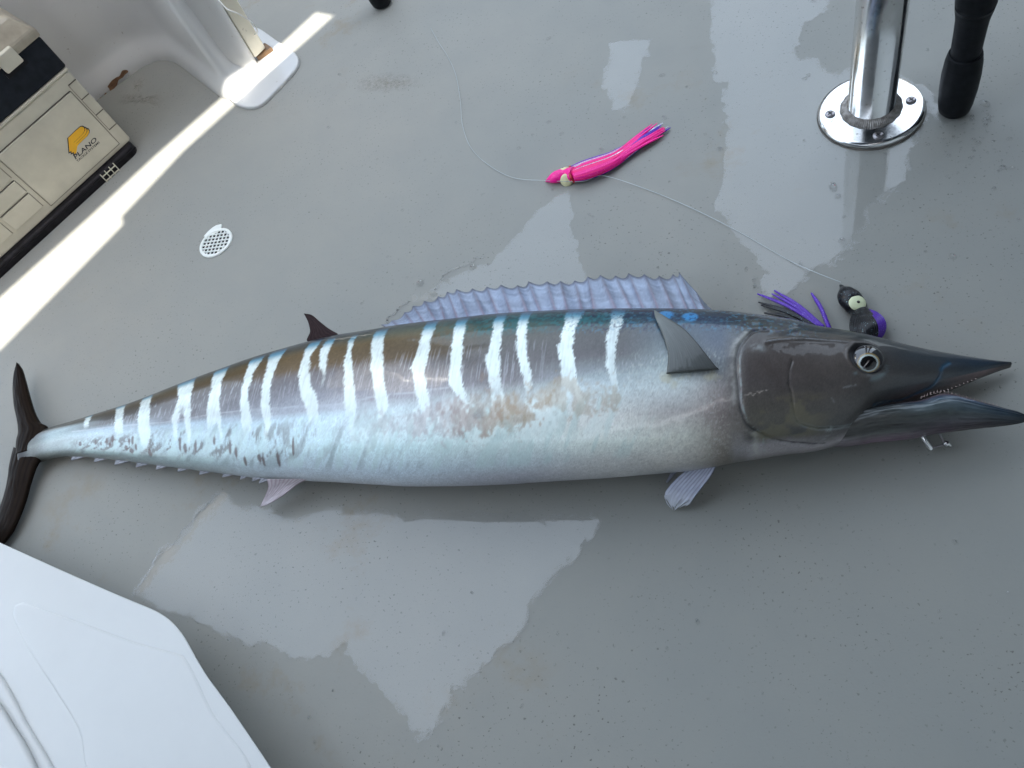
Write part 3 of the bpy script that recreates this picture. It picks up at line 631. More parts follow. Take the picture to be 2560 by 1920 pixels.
F2T = lambda f: np.interp(f, [0, .02, .08, .19, .34, .51, .67, .81, .92, .98, 1], [.11, .2, .3, .4, .5, .6, .7, .8, .9, 1.0, 1.08])
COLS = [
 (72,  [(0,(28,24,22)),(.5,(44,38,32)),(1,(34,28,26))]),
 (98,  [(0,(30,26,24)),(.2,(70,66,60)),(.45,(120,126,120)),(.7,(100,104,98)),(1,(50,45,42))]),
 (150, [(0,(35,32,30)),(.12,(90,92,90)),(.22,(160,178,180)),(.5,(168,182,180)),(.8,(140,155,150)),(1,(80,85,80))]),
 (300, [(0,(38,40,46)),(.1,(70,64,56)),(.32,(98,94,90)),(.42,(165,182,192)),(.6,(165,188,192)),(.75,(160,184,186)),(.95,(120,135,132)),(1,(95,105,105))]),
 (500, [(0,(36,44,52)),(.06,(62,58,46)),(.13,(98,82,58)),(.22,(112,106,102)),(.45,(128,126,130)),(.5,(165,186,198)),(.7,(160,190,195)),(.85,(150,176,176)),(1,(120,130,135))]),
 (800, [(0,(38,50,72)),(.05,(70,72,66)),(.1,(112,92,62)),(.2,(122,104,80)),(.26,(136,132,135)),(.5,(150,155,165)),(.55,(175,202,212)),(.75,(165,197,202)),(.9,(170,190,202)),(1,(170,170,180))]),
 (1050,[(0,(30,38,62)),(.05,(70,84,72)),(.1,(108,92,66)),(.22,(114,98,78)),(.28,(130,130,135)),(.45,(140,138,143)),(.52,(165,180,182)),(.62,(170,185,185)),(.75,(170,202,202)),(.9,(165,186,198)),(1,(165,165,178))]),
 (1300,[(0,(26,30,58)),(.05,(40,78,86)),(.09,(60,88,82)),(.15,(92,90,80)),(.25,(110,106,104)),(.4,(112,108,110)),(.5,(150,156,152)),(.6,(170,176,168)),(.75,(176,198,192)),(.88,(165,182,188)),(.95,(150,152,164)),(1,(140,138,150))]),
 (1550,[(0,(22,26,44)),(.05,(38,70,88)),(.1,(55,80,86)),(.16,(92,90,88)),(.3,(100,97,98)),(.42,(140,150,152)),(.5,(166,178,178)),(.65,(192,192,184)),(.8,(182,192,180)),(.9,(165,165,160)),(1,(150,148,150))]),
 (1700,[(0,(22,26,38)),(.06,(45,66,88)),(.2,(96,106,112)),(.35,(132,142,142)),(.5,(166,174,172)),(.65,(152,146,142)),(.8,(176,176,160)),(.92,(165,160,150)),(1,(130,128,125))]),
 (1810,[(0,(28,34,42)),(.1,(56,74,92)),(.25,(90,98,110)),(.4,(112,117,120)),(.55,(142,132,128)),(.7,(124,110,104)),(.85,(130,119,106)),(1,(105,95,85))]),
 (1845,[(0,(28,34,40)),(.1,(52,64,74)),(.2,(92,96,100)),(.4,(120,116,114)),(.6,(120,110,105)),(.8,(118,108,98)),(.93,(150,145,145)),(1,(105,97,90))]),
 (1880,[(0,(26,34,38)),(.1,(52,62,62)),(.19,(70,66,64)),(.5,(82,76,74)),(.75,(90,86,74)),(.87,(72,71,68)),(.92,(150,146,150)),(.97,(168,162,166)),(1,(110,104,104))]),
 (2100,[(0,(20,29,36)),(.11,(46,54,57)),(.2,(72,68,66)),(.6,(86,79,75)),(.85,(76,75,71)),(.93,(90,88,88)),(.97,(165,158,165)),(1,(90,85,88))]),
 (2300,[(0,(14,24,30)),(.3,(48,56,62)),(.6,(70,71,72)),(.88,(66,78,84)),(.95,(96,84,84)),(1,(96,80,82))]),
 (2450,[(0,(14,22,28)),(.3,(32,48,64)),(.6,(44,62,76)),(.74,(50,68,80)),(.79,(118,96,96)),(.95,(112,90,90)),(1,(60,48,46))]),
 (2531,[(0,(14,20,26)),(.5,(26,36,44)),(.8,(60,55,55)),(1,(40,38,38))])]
def paint(L, columns, th, f2t, sx):
    t = th/np.pi; rows = []; xs = []
    for x, st in columns:
        tt = [f2t(f) for f, _ in st]; cc = np.array([lin(c) for _, c in st])
        rows.append(np.c_[tuple(np.interp(t, tt, cc[:, k_]) for k_ in range(3))]); xs.append(sx(x))
    rows = np.array(rows); u = np.interp(L.s, xs, np.arange(len(xs))); i = np.clip(u.astype(int), 0, len(xs)-2); f = smooth(u-i, 0, 1)[:, None, None]
    return rows[i]*(1-f)+rows[i+1]*f
pcx = proj(LB.c)[:, 0]
sx = lambda x: float(np.interp(x, pcx, LB.s))
S = LB.s[:, None]; Tt = (TH/np.pi)[None]
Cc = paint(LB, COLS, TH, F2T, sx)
pcxx = pcx[:, None]
_t = (TH/np.pi)[None]; _x = pcx[:, None]
Cc *= (1+(.22+.20*smooth(_x, 700, 1000)+.22*smooth(_x, 1250, 1550))*smooth(_t, .44, .6)*smooth(_x, 120, 260)*(1-smooth(_x, 1760, 1850)))[..., None]     # silver belly painted brighter, for flash light the scene lacks
Cc *= (1-.5*(1-smooth(_t, .2, .31))*smooth(_x, 150, 400))[..., None]                                # ink-dark ridge of the back
Cc *= (1-.22*smooth(_t, .28, .34)*(1-smooth(_t, .46, .58))*(1-smooth(_x, 1500, 1700)))[..., None]                # dark upper flank between the bars
_h = smooth(_x, 1830, 1900)[..., None]; Cc *= 1+_h*(np.array([1.06, 1.0, .96])-1)
_g = Cc.mean(-1, keepdims=True); _k = (.38*smooth(TH/np.pi, .5, .65))[None, :, None]; Cc = Cc*(1-_k)+_g*_k    # silvery lower flank
def blend(mask, col, k_=1.0):
    global Cc
    mk = np.clip(mask*k_, 0, 1)[..., None]; Cc = Cc*(1-mk)+np.asarray(col)*mk
SS = S+0*Tt; TS = Tt+0*S
XP = np.interp(SS, LB.s, pcx)                                     # along the fish, in the photo's measure
n1 = fbm(SS*60, TS*18, 1); n2 = fbm(SS*260, TS*60, 2, 3); n3 = fbm(SS*30, TS*4, 3); nf = fbm(SS*900, TS*12, 4, 2)
Tv = lambda f: F2T(f)
band = lambda lo, hi, e=.03: smooth(TS, Tv(lo)-e, Tv(lo)+e)*(1-smooth(TS, Tv(hi)-e, Tv(hi)+e))
# pale fine scratches on the grey flank and general mottling
region = band(.2, .5)*smooth(XP, 250, 330)*(1-smooth(XP, 1330, 1450))
blend(region*smooth(nf, .62, .74), lin((190, 192, 198)), .35)
Cc *= (1+.16*(n1-.5)+.18*(n2-.5))[..., None]
Cc *= (1+RNG.normal(0, .075, SS.shape))[..., None]
# pale mottling of the lower flank
low = band(.54, .9)*smooth(XP, 150, 250)*(1-smooth(XP, 1500, 1750))
slant = fbm((SS+(TS-.8)*.10)*110, TS*7, 9, 2)
blend(low*smooth(slant, .5, .7), lin((192, 216, 212)), .42)
blend(low*smooth(1-slant, .58, .75)*(1-smooth(XP, 950, 1250)), lin((122, 134, 134)), .4)
stk = vnoise((SS+(TS-.75)*.12+.004*np.sin(TS*40))*105, TS*9+3, 13)*.6+fbm(SS*420, TS*40, 14, 3)*.4
blend(band(.56, .84, .05)*smooth(stk, .54, .70)*smooth(XP, 170, 260)*(1-smooth(XP, 620, 1050)), lin((104, 96, 92)), .75)
blend(band(.56, .80, .05)*smooth(1-stk, .56, .72)*smooth(XP, 250, 400)*(1-smooth(XP, 1300, 1600)), lin((196, 216, 212)), .6)
# white bars: rows of (left, right, y)
BARS = [
 (ZT, 1, [(580,612,756),(566,596,790),(560,590,815)], .8),
 (ZT, 1, [(785,828,690),(775,822,760),(765,825,830),(775,820,860)], .85),
 (ZT, 1, [(960,1004,632),(930,1000,720),(918,1000,800),(925,1010,860),(955,1000,960)], .85),
 (ZT, 1, [(1215,1284,528),(1195,1275,620),(1165,1270,700)], 1), (ZT, 1, [(1165,1215,690),(1150,1190,780),(1160,1190,860),(1170,1190,900)], .9), (ZT, 1, [(1232,1275,690),(1235,1275,800),(1248,1280,880),(1255,1275,930)], .9),
 (ZT, 1, [(1440,1510,452),(1415,1475,550),(1385,1470,680),(1380,1480,760),(1385,1420,830)], 1), (ZT, .9, [(1440,1480,740),(1462,1482,830),(1470,1490,880)], .9),
 (ZT, 1, [(1672,1745,386),(1640,1690,480),(1615,1665,580),(1605,1665,680),(1605,1685,780),(1625,1680,850)], 1),
 (ZT, 1, [(1812,1895,336),(1780,1840,440),(1755,1810,540),(1745,1805,640),(1755,1815,740),(1770,1810,820),(1760,1790,870)], 1),
 (ZM, 1, [(175,240,562),(140,190,640),(120,182,720),(118,195,800),(130,232,880),(155,248,945),(180,240,1010)], 1),
 (ZM, 1, [(276,328,552),(250,300,620),(245,292,690),(268,292,745)], 1),
 (ZM, 1, [(428,466,535),(420,446,600),(405,450,650),(403,456,720),(400,470,830),(400,482,930),(412,480,1000)], 1),
 (ZM, 1, [(590,660,490),(575,646,580),(563,650,680),(575,656,780),(590,675,880),(610,682,945),(616,640,1030)], 1),
 (ZM, 1, [(920,995,420),(880,952,520),(860,942,600),(824,915,700),(838,920,780),(850,940,860),(880,947,960),(905,940,1015)], 1),
 (ZM, 1, [(1110,1182,412),(1085,1156,510),(1070,1146,620),(1063,1140,720),(1058,1150,800),(1110,1172,880),(1150,1187,930),(1130,1165,980),(1140,1172,1060),(1165,1195,1115)], 1),
 (ZM, 1, [(1350,1420,390),(1330,1396,500),(1310,1386,580),(1283,1386,650),(1305,1386,750),(1318,1392,830),(1325,1390,870)], 1), (ZM, 1, [(1322,1352,860),(1328,1356,980),(1350,1392,1060),(1400,1440,1110)], .9), (ZM, 1, [(1368,1402,850),(1400,1432,960),(1440,1472,1040),(1480,1512,1085)], .9),
 (ZM, 1, [(1510,1578,372),(1490,1551,480),(1479,1545,580),(1490,1561,640),(1515,1576,720),(1530,1581,800),(1546,1574,845)], 1), (ZM, 1, [(1536,1556,910),(1570,1592,965),(1605,1622,1015)], .75), (ZM, 1, [(1612,1636,910),(1638,1660,970),(1662,1682,1035)], .75),
 (ZM, 1, [(1800,1908,360),(1785,1872,430),(1765,1842,500),(1744,1842,570),(1755,1856,680),(1768,1862,740),(1775,1872,810)], 1), (ZM, 1, [(1840,1876,790),(1860,1892,860),(1892,1926,950)], .85), (ZM, 1, [(1762,1784,875),(1785,1806,920),(1800,1815,945)], .6),
 (ZG, 1, [(430,528,318),(425,512,400),(408,482,470),(394,466,560),(400,456,650),(418,470,720),(432,482,775)], .85),
 (ZM, 1, [(815,850,1030),(840,890,1090),(880,910,1150)], .5), (ZM, 1, [(1005,1035,1020),(1030,1070,1080),(1060,1095,1140)], .6), (ZM, 1, [(1190,1215,1010),(1225,1255,1080),(1265,1290,1150)], .6),
 (ZM, 1, [(645,680,1030),(640,685,1110),(650,680,1180)], .5), (ZM, 1, [(440,480,1010),(430,470,1080),(440,480,1180)], .45),
]
edge = RNG.normal(0, .0006, SS.shape)+(fbm(SS*520, TS*90, 21, 3)-.5)*.0036+(fbm(SS*120, TS*22, 22, 2)-.5)*.003
barmask = np.zeros_like(SS)
for fz, _, rows, stg in BARS:
    rw = [(r[0], r[1], r[2]) for r in rows]
    A = on_fish(fz([(r[0], r[2]) for r in rw])); B_ = on_fish(fz([(r[1], r[2]) for r in rw]))
    tl, tr = A[:, 1], B_[:, 1]; tm = .5*(tl+tr); o_ = np.argsort(tm)
    sl = np.interp(Tt, tm[o_], A[o_, 0])+0*S; sr = np.interp(Tt, tm[o_], B_[o_, 0])+0*S
    ctr = .5*(sl+sr); hw = .47*(sr-sl)
    d = hw-np.abs(SS+edge-ctr)
    top_open = tm.min() < .34
    v_ = smooth(d, -.0012, .0013)*(1-smooth(TS+edge*6+(n1-.5)*.08, tm.max()-.05, tm.max()+.06))*(1-.3*smooth(TS, .45, .7))*(smooth(TS, tm.min()-.09, tm.min()-.01) if top_open else smooth(TS+edge*4, tm.min()-.02, tm.min()+.015))
    barmask = np.maximum(barmask, v_*stg)
low_b = vnoise((SS+(TS-.75)*.16)*62, TS*7+11, 15)*.7+n2*.3
barmask = np.maximum(barmask, .62*band(.5, .76, .05)*smooth(low_b, .60, .72)*smooth(XP, 900, 1050)*(1-smooth(XP, 1480, 1650)))
bc = lin((236, 247, 243)); Cblue = lin((100, 170, 198)); Cdeep = lin((25, 60, 110))
tb = smooth(TS, .24, .32)[..., None]; tb2 = smooth(TS, .16, .27)[..., None]
barc = (Cdeep*(1-tb2)+Cblue*tb2)*(1-tb)+bc*tb
bm_k = (barmask*(.62+.38*smooth(TS, .2, .34)))[..., None]
bm_k = np.clip(bm_k*(.90+.30*(n1-.5)+.25*(n2-.5)+.30*(nf-.5))[..., None], 0, .97)
Cc = Cc*(1-bm_k)+barc*bm_k
def spot(px, py, rx, ry, fz, col, k_=1.0, rough=1.0):
    q = on_fish(fz([(px, py)]))[0]; d = np.hypot((SS-q[0])/rx, (TS-q[1])*.27/ry); d = d+(n1-.5)*1.1*rough+(n2-.5)*.6*rough
    blend(1-smooth(d, .6, 1.15), lin(col), k_)
# brown blotches low on the tail stalk, bruising on the flank, blue flecks on the shoulder
for x, y in ((535,935),(640,925),(678,935),(712,915),(735,940),(752,900),(845,960),(862,925),(885,915),(905,955),(880,985),(1000,990),(1205,945),(1235,960),(1310,955),(1430,920),(1540,960),(1580,1000),(1640,1050),(1735,1025),(1760,1040),(1860,1040),(1960,960)):
    spot(x, y, RNG.uniform(.002, .0042), RNG.uniform(.009, .015), ZT, (96, 74, 70), .8, .8)
for x, y, rx, ry, c, k_ in ((1255,950,.030,.020,(158,122,88),.75),(1240,1000,.02,.014,(140,110,95),.6),(1460,950,.030,.020,(168,132,88),.7),(1520,985,.02,.014,(160,128,98),.6),(1760,900,.045,.020,(172,142,100),.65),(1880,880,.03,.018,(176,150,112),.55),(1050,1000,.035,.018,(160,120,122),.6),(780,1030,.04,.016,(160,135,135),.55),(560,1050,.03,.014,(150,140,145),.4),(1250,985,.006,.005,(90,105,112),.8)):
    spot(x, y, rx, ry, ZM, c, k_*.36, 2.6)
for x, y in ((800,740),(830,752),(860,772),(900,740),(1060,735),(1090,728)): spot(x, y, .009, .006, ZG, (196, 190, 160), .3, 2.0)
for x, y, r in ((790,330,.011),(945,342,.009)): spot(x, y, r, .012, ZG, (70, 150, 210), .9, .4)
blue = band(.0, .16, .02)*smooth(XP, 1350, 1500)*(1-smooth(XP, 2000, 2120)); bn2 = fbm(SS*330, TS*75, 41, 3)
blend(blue*smooth(bn2, .58, .70), lin((66, 128, 160)), .45); blend(blue*smooth(1-bn2, .6, .7), lin((24, 30, 70)), .6)
teal = band(.03, .13, .03)*smooth(XP, 1020, 1250)*(1-smooth(XP, 1480, 1600)); blend(teal*smooth(bn2, .42, .6)*(1-barmask), lin((38, 104, 108)), .7)
# silvery flecks around the shoulder
sh = band(.3, .95)*smooth(XP, 1450, 1620)*(1-smooth(XP, 1790, 1850)); fl = fbm(SS*520, TS*120, 51, 2)
blend(sh*smooth(fl, .6, .75), lin((206, 208, 200)), .28); blend(sh*smooth(1-fl, .62, .76), lin((120, 114, 110)), .2)
# lines and grooves of the head
def line3(pts, fz): return on_fish(fz(pts))[:, 2:5]
Pfine, Nfine = LB.pts(TH)
def dist_line(Q, sub=None):
    out = np.full(Pfine.shape[:2], 9.0); lo, hi = Q.min(0)-.03, Q.max(0)+.03
    ok = ((Pfine > lo) & (Pfine < hi)).all(-1); X_ = Pfine[ok]; best = np.full(len(X_), 9.0)
    for a, b in zip(Q[:-1], Q[1:]):
        ab = b-a; t = np.clip(((X_-a) @ ab)/(ab @ ab+1e-12), 0, 1); best = np.minimum(best, np.linalg.norm(X_-(a+t[:, None]*ab), axis=1))
    out[ok] = best; return out
gill_px = [(1440,432),(1400,432),(1350,442),(1300,490),(1268,545),(1252,620),(1254,720),(1260,800),(1266,880),(1277,960),(1302,1020),(1345,1068),(1400,1100),(1450,1122),(1560,1148),(1700,1160),(1815,1160)]
gill = resample(line3(gill_px, ZG), 80); dg = dist_line(gill)
pre = resample(line3([(515,690),(497,760),(490,850),(508,930),(520,1010),(535,1090),(570,1140),(680,1172),(800,1170),(950,1150)], ZH), 60); dp = dist_line(pre)
brow = resample(line3([(330,562),(400,552),(480,543),(650,540),(850,550),(960,562)], ZH), 50); db = dist_line(brow)
maxi = resample(line3([(1100,1010),(1180,990),(1290,975),(1400,930),(1500,885),(1560,820),(1590,740),(1640,708)], ZH), 50); dm = dist_line(maxi)
G_ = on_fish(ZG(gill_px[1:13])); og = np.argsort(G_[:, 1]); sg = np.interp(Tt, G_[og, 1], G_[og, 0])+0*S
front = SS-sg; inT = smooth(TS, .27, .34)*(1-smooth(TS, .95, 1.02))
disp = .0013*smooth(front, -.001, .003)*(1-smooth(front, .02, .10))*inT
disp -= .0013*np.exp(-(dg/.0024)**2)
disp -= .0006*np.exp(-(dp/.0016)**2); disp += .0009*np.exp(-(db/.0025)**2); disp -= .0007*np.exp(-(dm/.0016)**2)
disp += (n2-.5)*.00012+(n3-.5)*.0008*band(.2, 1)
rag = (n2-.5)*.0016
blend(np.exp(-((dg+rag)/.0011)**2)*smooth(SS, sx(1830), sx(1842)), lin((40, 42, 46)), .75)
off = np.exp(-((front-.0030+rag)/.0009)**2)*inT
blend(off*smooth(TS, .42, .55)*smooth(n2, .3, .6), lin((150, 172, 170)), .45)
back = np.exp(-((front+.005+rag*3)/.0032)**2)*inT; blend(back*smooth(n1, .35, .6), lin((190, 190, 184)), .5)
blend(np.exp(-((dp+rag)/.0009)**2)*(.5+.5*smooth(n1, .3, .6)), lin((30, 28, 28)), .7); blend(np.exp(-((dp-.0015+rag)/.0009)**2)*smooth(TS, .72, .85), lin((150, 165, 165)), .3)
blend(np.exp(-((db+rag)/.0008)**2)*smooth(n2, .3, .6), lin((140, 148, 155)), .5)
lat = resample(np.vstack([line3([(480,855),(860,812),(1100,790),(1400,745),(1600,715),(2000,690)], ZT), line3([(330,935),(560,893),(860,850),(1050,828),(1100,800)], ZM)]), 120)
blend(np.exp(-((dist_line(lat)+rag*1.5)/.0010)**2)*(1-barmask), lin((200, 206, 212)), .5)
blend(np.exp(-((dm+rag*1.5)/.0024)**2)*(.5+.5*smooth(n1, .3, .5)), lin((44, 88, 116)), .75)
cheek = band(.6, .9)*smooth(XP, 1860, 1890)*(1-smooth(XP, 1990, 2060)); blend(cheek*smooth(n1, .4, .62), lin((112, 106, 82)), .5)
for P_, w_, k_ in (([(880,885),(930,875),(975,862)], .0009, .5), ([(770,1190),(790,1170),(760,1235),(740,1245)], .0022, .45), ([(940,1150),(960,1120),(1010,1085),(1050,1050)], .0018, .35), ([(1090,1030),(1130,1000),(1200,985)], .0016, .5), ([(800,960),(815,985)], .0012, .3), ([(1060,790),(1100,800),(1150,790)], .0022, .3), ([(300,690),(380,800),(450,900)], .006, -.25), ([(250,590),(300,610)], .004, .45), ([(240,500),(330,490)], .0035, -.5)):  # strokes of head markings, among them painted cheek highlights
    dl = dist_line(resample(line3(P_, ZH), 16)); blend(np.exp(-((dl+rag*2)/w_)**2)*smooth(n2, .25, .6), lin((165, 172, 172) if k_ > 0 else (58, 46, 44)), abs(k_))
# eye socket hollow
eye = on_fish(ZH([(1047, 668)]))[0]; ec, en = eye[2:5], eye[5:8]
de = np.linalg.norm(Pfine-ec, axis=-1); disp -= .004*(1-smooth(de, .013, .0185)); disp += .0012*np.exp(-((de-.0200)/.0022)**2)
blend(1-smooth(de, .0180, .0198), lin((22, 24, 28)), .9); blend(np.exp(-((de-.0235)/.0025)**2)*smooth(TS, .5, .6)*smooth(n1, .35, .55), lin((120, 138, 140)), .6)
Pf, _ = LB.pts(TH, disp)
NV = NV1+NV2
V1 = Pf.reshape(-1, 3); C1 = np.clip(Cc, .003, .95).reshape(-1, 3)
F1 = [tuple(f) for f in grid_faces(NU, NV, True)]+[tuple(range(NV)), tuple(range((NU-1)*NV, NU*NV))[::-1]]
# lower jaw, grown out of the head as part of the same skin
JAW['b'] = [b*(.55+.45*min(1, i/11)) for i, b in enumerate(JAW['b'])]
LJ = Loft(JAW, 240, 9); THj = np.r_[np.linspace(0, 1.2*np.pi, 64, endpoint=False), np.linspace(1.2*np.pi, 2*np.pi, 16, endpoint=False)]
pj_ = proj(LJ.c)[:, 0]; sxj = lambda x: float(np.interp(x, pj_, LJ.s))
JC = [(2045,[(0,(78,75,72)),(.5,(84,80,76)),(.85,(78,76,74)),(.92,(168,160,166)),(1,(100,92,98))]),
      (2200,[(0,(70,72,72)),(.25,(80,84,84)),(.55,(80,80,77)),(.82,(74,74,72)),(.9,(120,124,120)),(1,(150,120,140))]),
      (2330,[(0,(165,118,112)),(.1,(60,82,104)),(.3,(98,110,114)),(.6,(74,80,78)),(.85,(90,86,92)),(1,(100,80,95))]),
      (2420,[(0,(160,118,112)),(.12,(44,66,92)),(.3,(86,100,108)),(.6,(76,84,86)),(.85,(84,80,86)),(1,(80,66,72))]),
      (2500,[(0,(90,80,80)),(.15,(36,56,76)),(.4,(56,70,80)),(.7,(54,62,68)),(1,(60,52,56))]),
      (2562,[(0,(22,34,44)),(.5,(28,42,52)),(1,(30,36,42))])]
CJ = paint(LJ, JC, THj, F2T, sxj); nj_ = fbm(LJ.s[:, None]*160+0*THj[None], (THj/np.pi)[None]*30+0*LJ.s[:, None], 71, 4)
nj2 = fbm(LJ.s[:, None]*40+0*THj[None], (THj/np.pi)[None]*34+0*LJ.s[:, None], 75, 3)
CJ *= .72*(1+.6*(nj_-.5)+.9*(nj2-.5))[..., None]
PJ, NJ = LJ.pts(THj, (nj2-.5)*.0016)
nv = len(THj); V2 = PJ.reshape(-1, 3); C2 = np.clip(CJ, .003, .95).reshape(-1, 3)
F2 = [tuple(f) for f in grid_faces(240, nv, True)]+[tuple(range(nv)), tuple(range(239*nv, 240*nv))[::-1]]
V, F = join_geo([(V1, F1), (V2, F2)])
# wet silvery skin
k = NT('fish_skin'); v = k.coord(); a = k.n('Attribute', attribute_name='tint')
k.set(Base_Color=a.outputs['Color'], Metallic=.15, Roughness=k.ramp(k.noise(55, 4, .6, v), [(.3, .31), (.7, .42)]), Coat_Weight=.75, Specular_IOR_Level=.22)
k.b.inputs['Coat Roughness'].default_value = .05; k.b.inputs['Coat IOR'].default_value = 1.36
mp = k.n('Mapping'); mp.inputs['Scale'].default_value = (1, .35, .35); k.l(v, mp.inputs[0])
k.bump(k.noise(650, 3, .5, mp.outputs[0]), .10, .0006)
cb = k.n('Bump', i_Strength=.05, i_Distance=.002); k.l(k.noise(38, 3, .5, v), cb.inputs['Height']); k.l(cb.outputs[0], k.b.inputs['Coat Normal'])
M_FISH = k.m
M_FIN = tinted('fin_membrane', .42, .05, .35, .25, 500)
M_TAIL = tinted('tail_skin', .3, .0, .0, .06, 160, .03)
fish = empty('wahoo_fish', (-.35, .5, 0), 'long striped silver fish with open mouth lying on its side on the deck', 'fish')
mesh('body', V, [f[::-1] for f in F], M_FISH, fish, colors=np.vstack([C1, C2]))

# ---- fins: ruled sheets between two edges, ribbed along the rays
def fin(name, A, B_, col, raycol, rays_n, nu=60, nv=40, thick=.0012, bulge=0., ray_h=.0006, mat=None, parent=None, jag=None, seed=0, tipcol=None):
    r = np.random.default_rng(seed); A = resample(A, nu); B_ = resample(B_, nu); v = np.linspace(0, 1, nv); u = np.linspace(0, 1, nu)
    P = A[:, None]*(1-v)[None, :, None]+B_[:, None]*v[None, :, None]
    wv = .5+.5*np.cos(2*np.pi*v*rays_n); ray = wv**4
    nse = fbm(u[:, None]*9+0*v[None], v[None]*rays_n*2+0*u[:, None], 80+seed, 3)
    rough_ = .0012 if ray_h > .00005 else .0002
    h = bulge*np.sqrt(np.maximum(0, 1-(2*v-1)**2))[None]*(1-u[:, None]**2*.7)+ray[None]*ray_h*(1-u[:, None]*.5)+(nse-.5)*rough_
    if jag:
        P = P+(P[-1:]-P[-6:-5])*(smooth(u, .75, 1)[:, None]*jag*(vnoise(v*rays_n*2.3, v*0+seed, 33)-.5)*10)[..., None]
    top = P.copy(); top[..., 2] += h+thick; bot = P.copy(); bot[..., 2] -= bulge*.3
    c = np.asarray(lin(col))[None, None]*(1+.5*(nse-.5))[..., None]; rc = np.asarray(lin(raycol)); mk = (ray[None]*(1-.35*u[:, None]))[..., None]*.75
    c = c*(1-mk)+rc*mk
    if name == 'pectoral_fin':
        gr = (.66+.5*smooth(u, .05, .8))[:, None, None]*(.72+.55*v)[None, :, None]; c = c*gr; le = (1-smooth(v, .015, .06))[None, :, None]; c = c*(1-.75*le)  # shading painted in: darker base and leading edge, lighter trailing side
    if tipcol is not None: tk = smooth(u, .6, 1)[:, None, None]*.8; c = c*(1-tk)+np.asarray(lin(tipcol))*tk
    n = nu*nv; Ft = grid_faces(nu, nv); Fb = grid_faces(nu, nv)[:, ::-1]+n; S_ = []
    rimi = [i*nv for i in range(nu)]+[(nu-1)*nv+j for j in range(1, nv)]+[i*nv+nv-1 for i in range(nu-2, -1, -1)]+[j for j in range(nv-2, 0, -1)]
    for i in range(len(rimi)): a_, b_ = rimi[i], rimi[(i+1) % len(rimi)]; S_.append((a_, b_, b_+n, a_+n))
    Vv = np.vstack([top.reshape(-1, 3), bot.reshape(-1, 3)]); cc = np.clip(np.vstack([c.reshape(-1, 3)]*2), .004, .95)
    o = mesh(name, Vv, [tuple(f) for f in Ft]+[tuple(f) for f in Fb]+S_, mat or M_FIN, parent or fish, colors=cc)
    bm = bmesh.new(); bm.from_mesh(o.data); bmesh.ops.recalc_face_normals(bm, faces=bm.faces); bm.to_mesh(o.data); bm.free()
    return o
lift = lambda pts, z0, z1: np.c_[at(np.array(pts), np.linspace(z0, z1, len(pts)))]
# first dorsal fin: one spine after another, membrane sagging between the tips
tips = ZM([(640,436),(700,404),(780,352),(838,318),(905,282),(990,250),(1052,228),(1110,210),(1205,200),(1300,195),(1390,185),(1490,180),(1560,158),(1680,165),(1760,155),(1850,150),(1935,135)])+ZG([(365,72),(460,70),(548,62),(650,70),(745,72),(835,65),(875,57)])
bases = ZM([(690,452),(750,440),(850,432),(920,425),(990,416),(1040,408),(1120,398),(1190,388),(1290,378),(1375,372),(1460,364),(1560,356),(1640,350),(1735,348),(1810,346),(1900,342),(1975,338)])+ZG([(470,292),(570,292),(650,292),(745,292),(840,294),(935,296),(1000,298)])
tips = np.array(tips+ZG([(990,182),(1085,290)])); bases = np.array(bases+ZG([(1045,298),(1090,300)]))
nS = len(tips); sub = 10; nvv = 22; Vd, Cd = [], []
Bw = np.array([at1(x, y+5, .070+.004*math.sin(i/nS*3)) for i, (x, y) in enumerate(bases)]); Tw = np.array([at1(x, y, .060) for x, y in tips])
for i in range((nS-1)*sub+1):
    q = i/sub; a_ = min(int(q), nS-2); f = q-a_
    b0 = Bw[a_]*(1-f)+Bw[a_+1]*f; t0 = Tw[a_]*(1-f)+Tw[a_+1]*f
    sag = .085*math.sin(math.pi*f)**1.0 if a_ < nS-3 else 0
    if a_ >= 1 and a_ < nS-3: sag *= (.8+.5*f)
    t0 = t0+(b0-t0)*sag
    for j in range(nvv):
        g_ = j/(nvv-1); p = b0*(1-g_)+t0*g_; on = math.exp(-(min(f, 1-f)*sub/1.1)**2)
        wob = .0018*math.sin(q*1.9+g_*2)+.0022*math.sin(math.pi*g_)*math.sin(q*.7)
        p = p+np.array([0, 0, wob+.0012*on*(1-.6*g_)-.0016*math.sin(math.pi*f)])
        Vd.append(p); nz_ = float(RNG.normal(0, .06))
        st_ = vnoise(np.array([q*.8+g_*2]), np.array([g_*14+q*.3]), 91)[0]
        c = np.array(lin((134, 146, 168)))*(.72+.55*st_+nz_); pink = np.array(lin((128, 92, 108))); dark = np.array(lin((60, 58, 72)))
        rc = pink*(1-g_)+dark*g_; c = c*(1-.6*on)+rc*.6*on
        if g_ > .93: c = c*.5+dark*.5
        if a_ >= nS-3: c = c*(1-.6*smooth(q, nS-2.2, nS-1.2))
        Cd.append(c)
nD = (nS-1)*sub+1; Fd = grid_faces(nD, nvv)
d1_ = mesh('dorsal_fin', Vd, Fd, M_FIN, fish, colors=np.clip(Cd, .01, .95)); sd = d1_.modifiers.new('thickness', 'SOLIDIFY'); sd.thickness = .0010
fin('second_dorsal_fin', lift(ZM([(365,492),(310,460),(258,420),(205,376),(152,364)]), .056, .066), lift(ZM([(205,552),(172,532),(192,480),(180,420),(152,364)]), .056, .066), (58, 46, 47), (38, 29, 30), 7, seed=2, mat=M_TAIL)
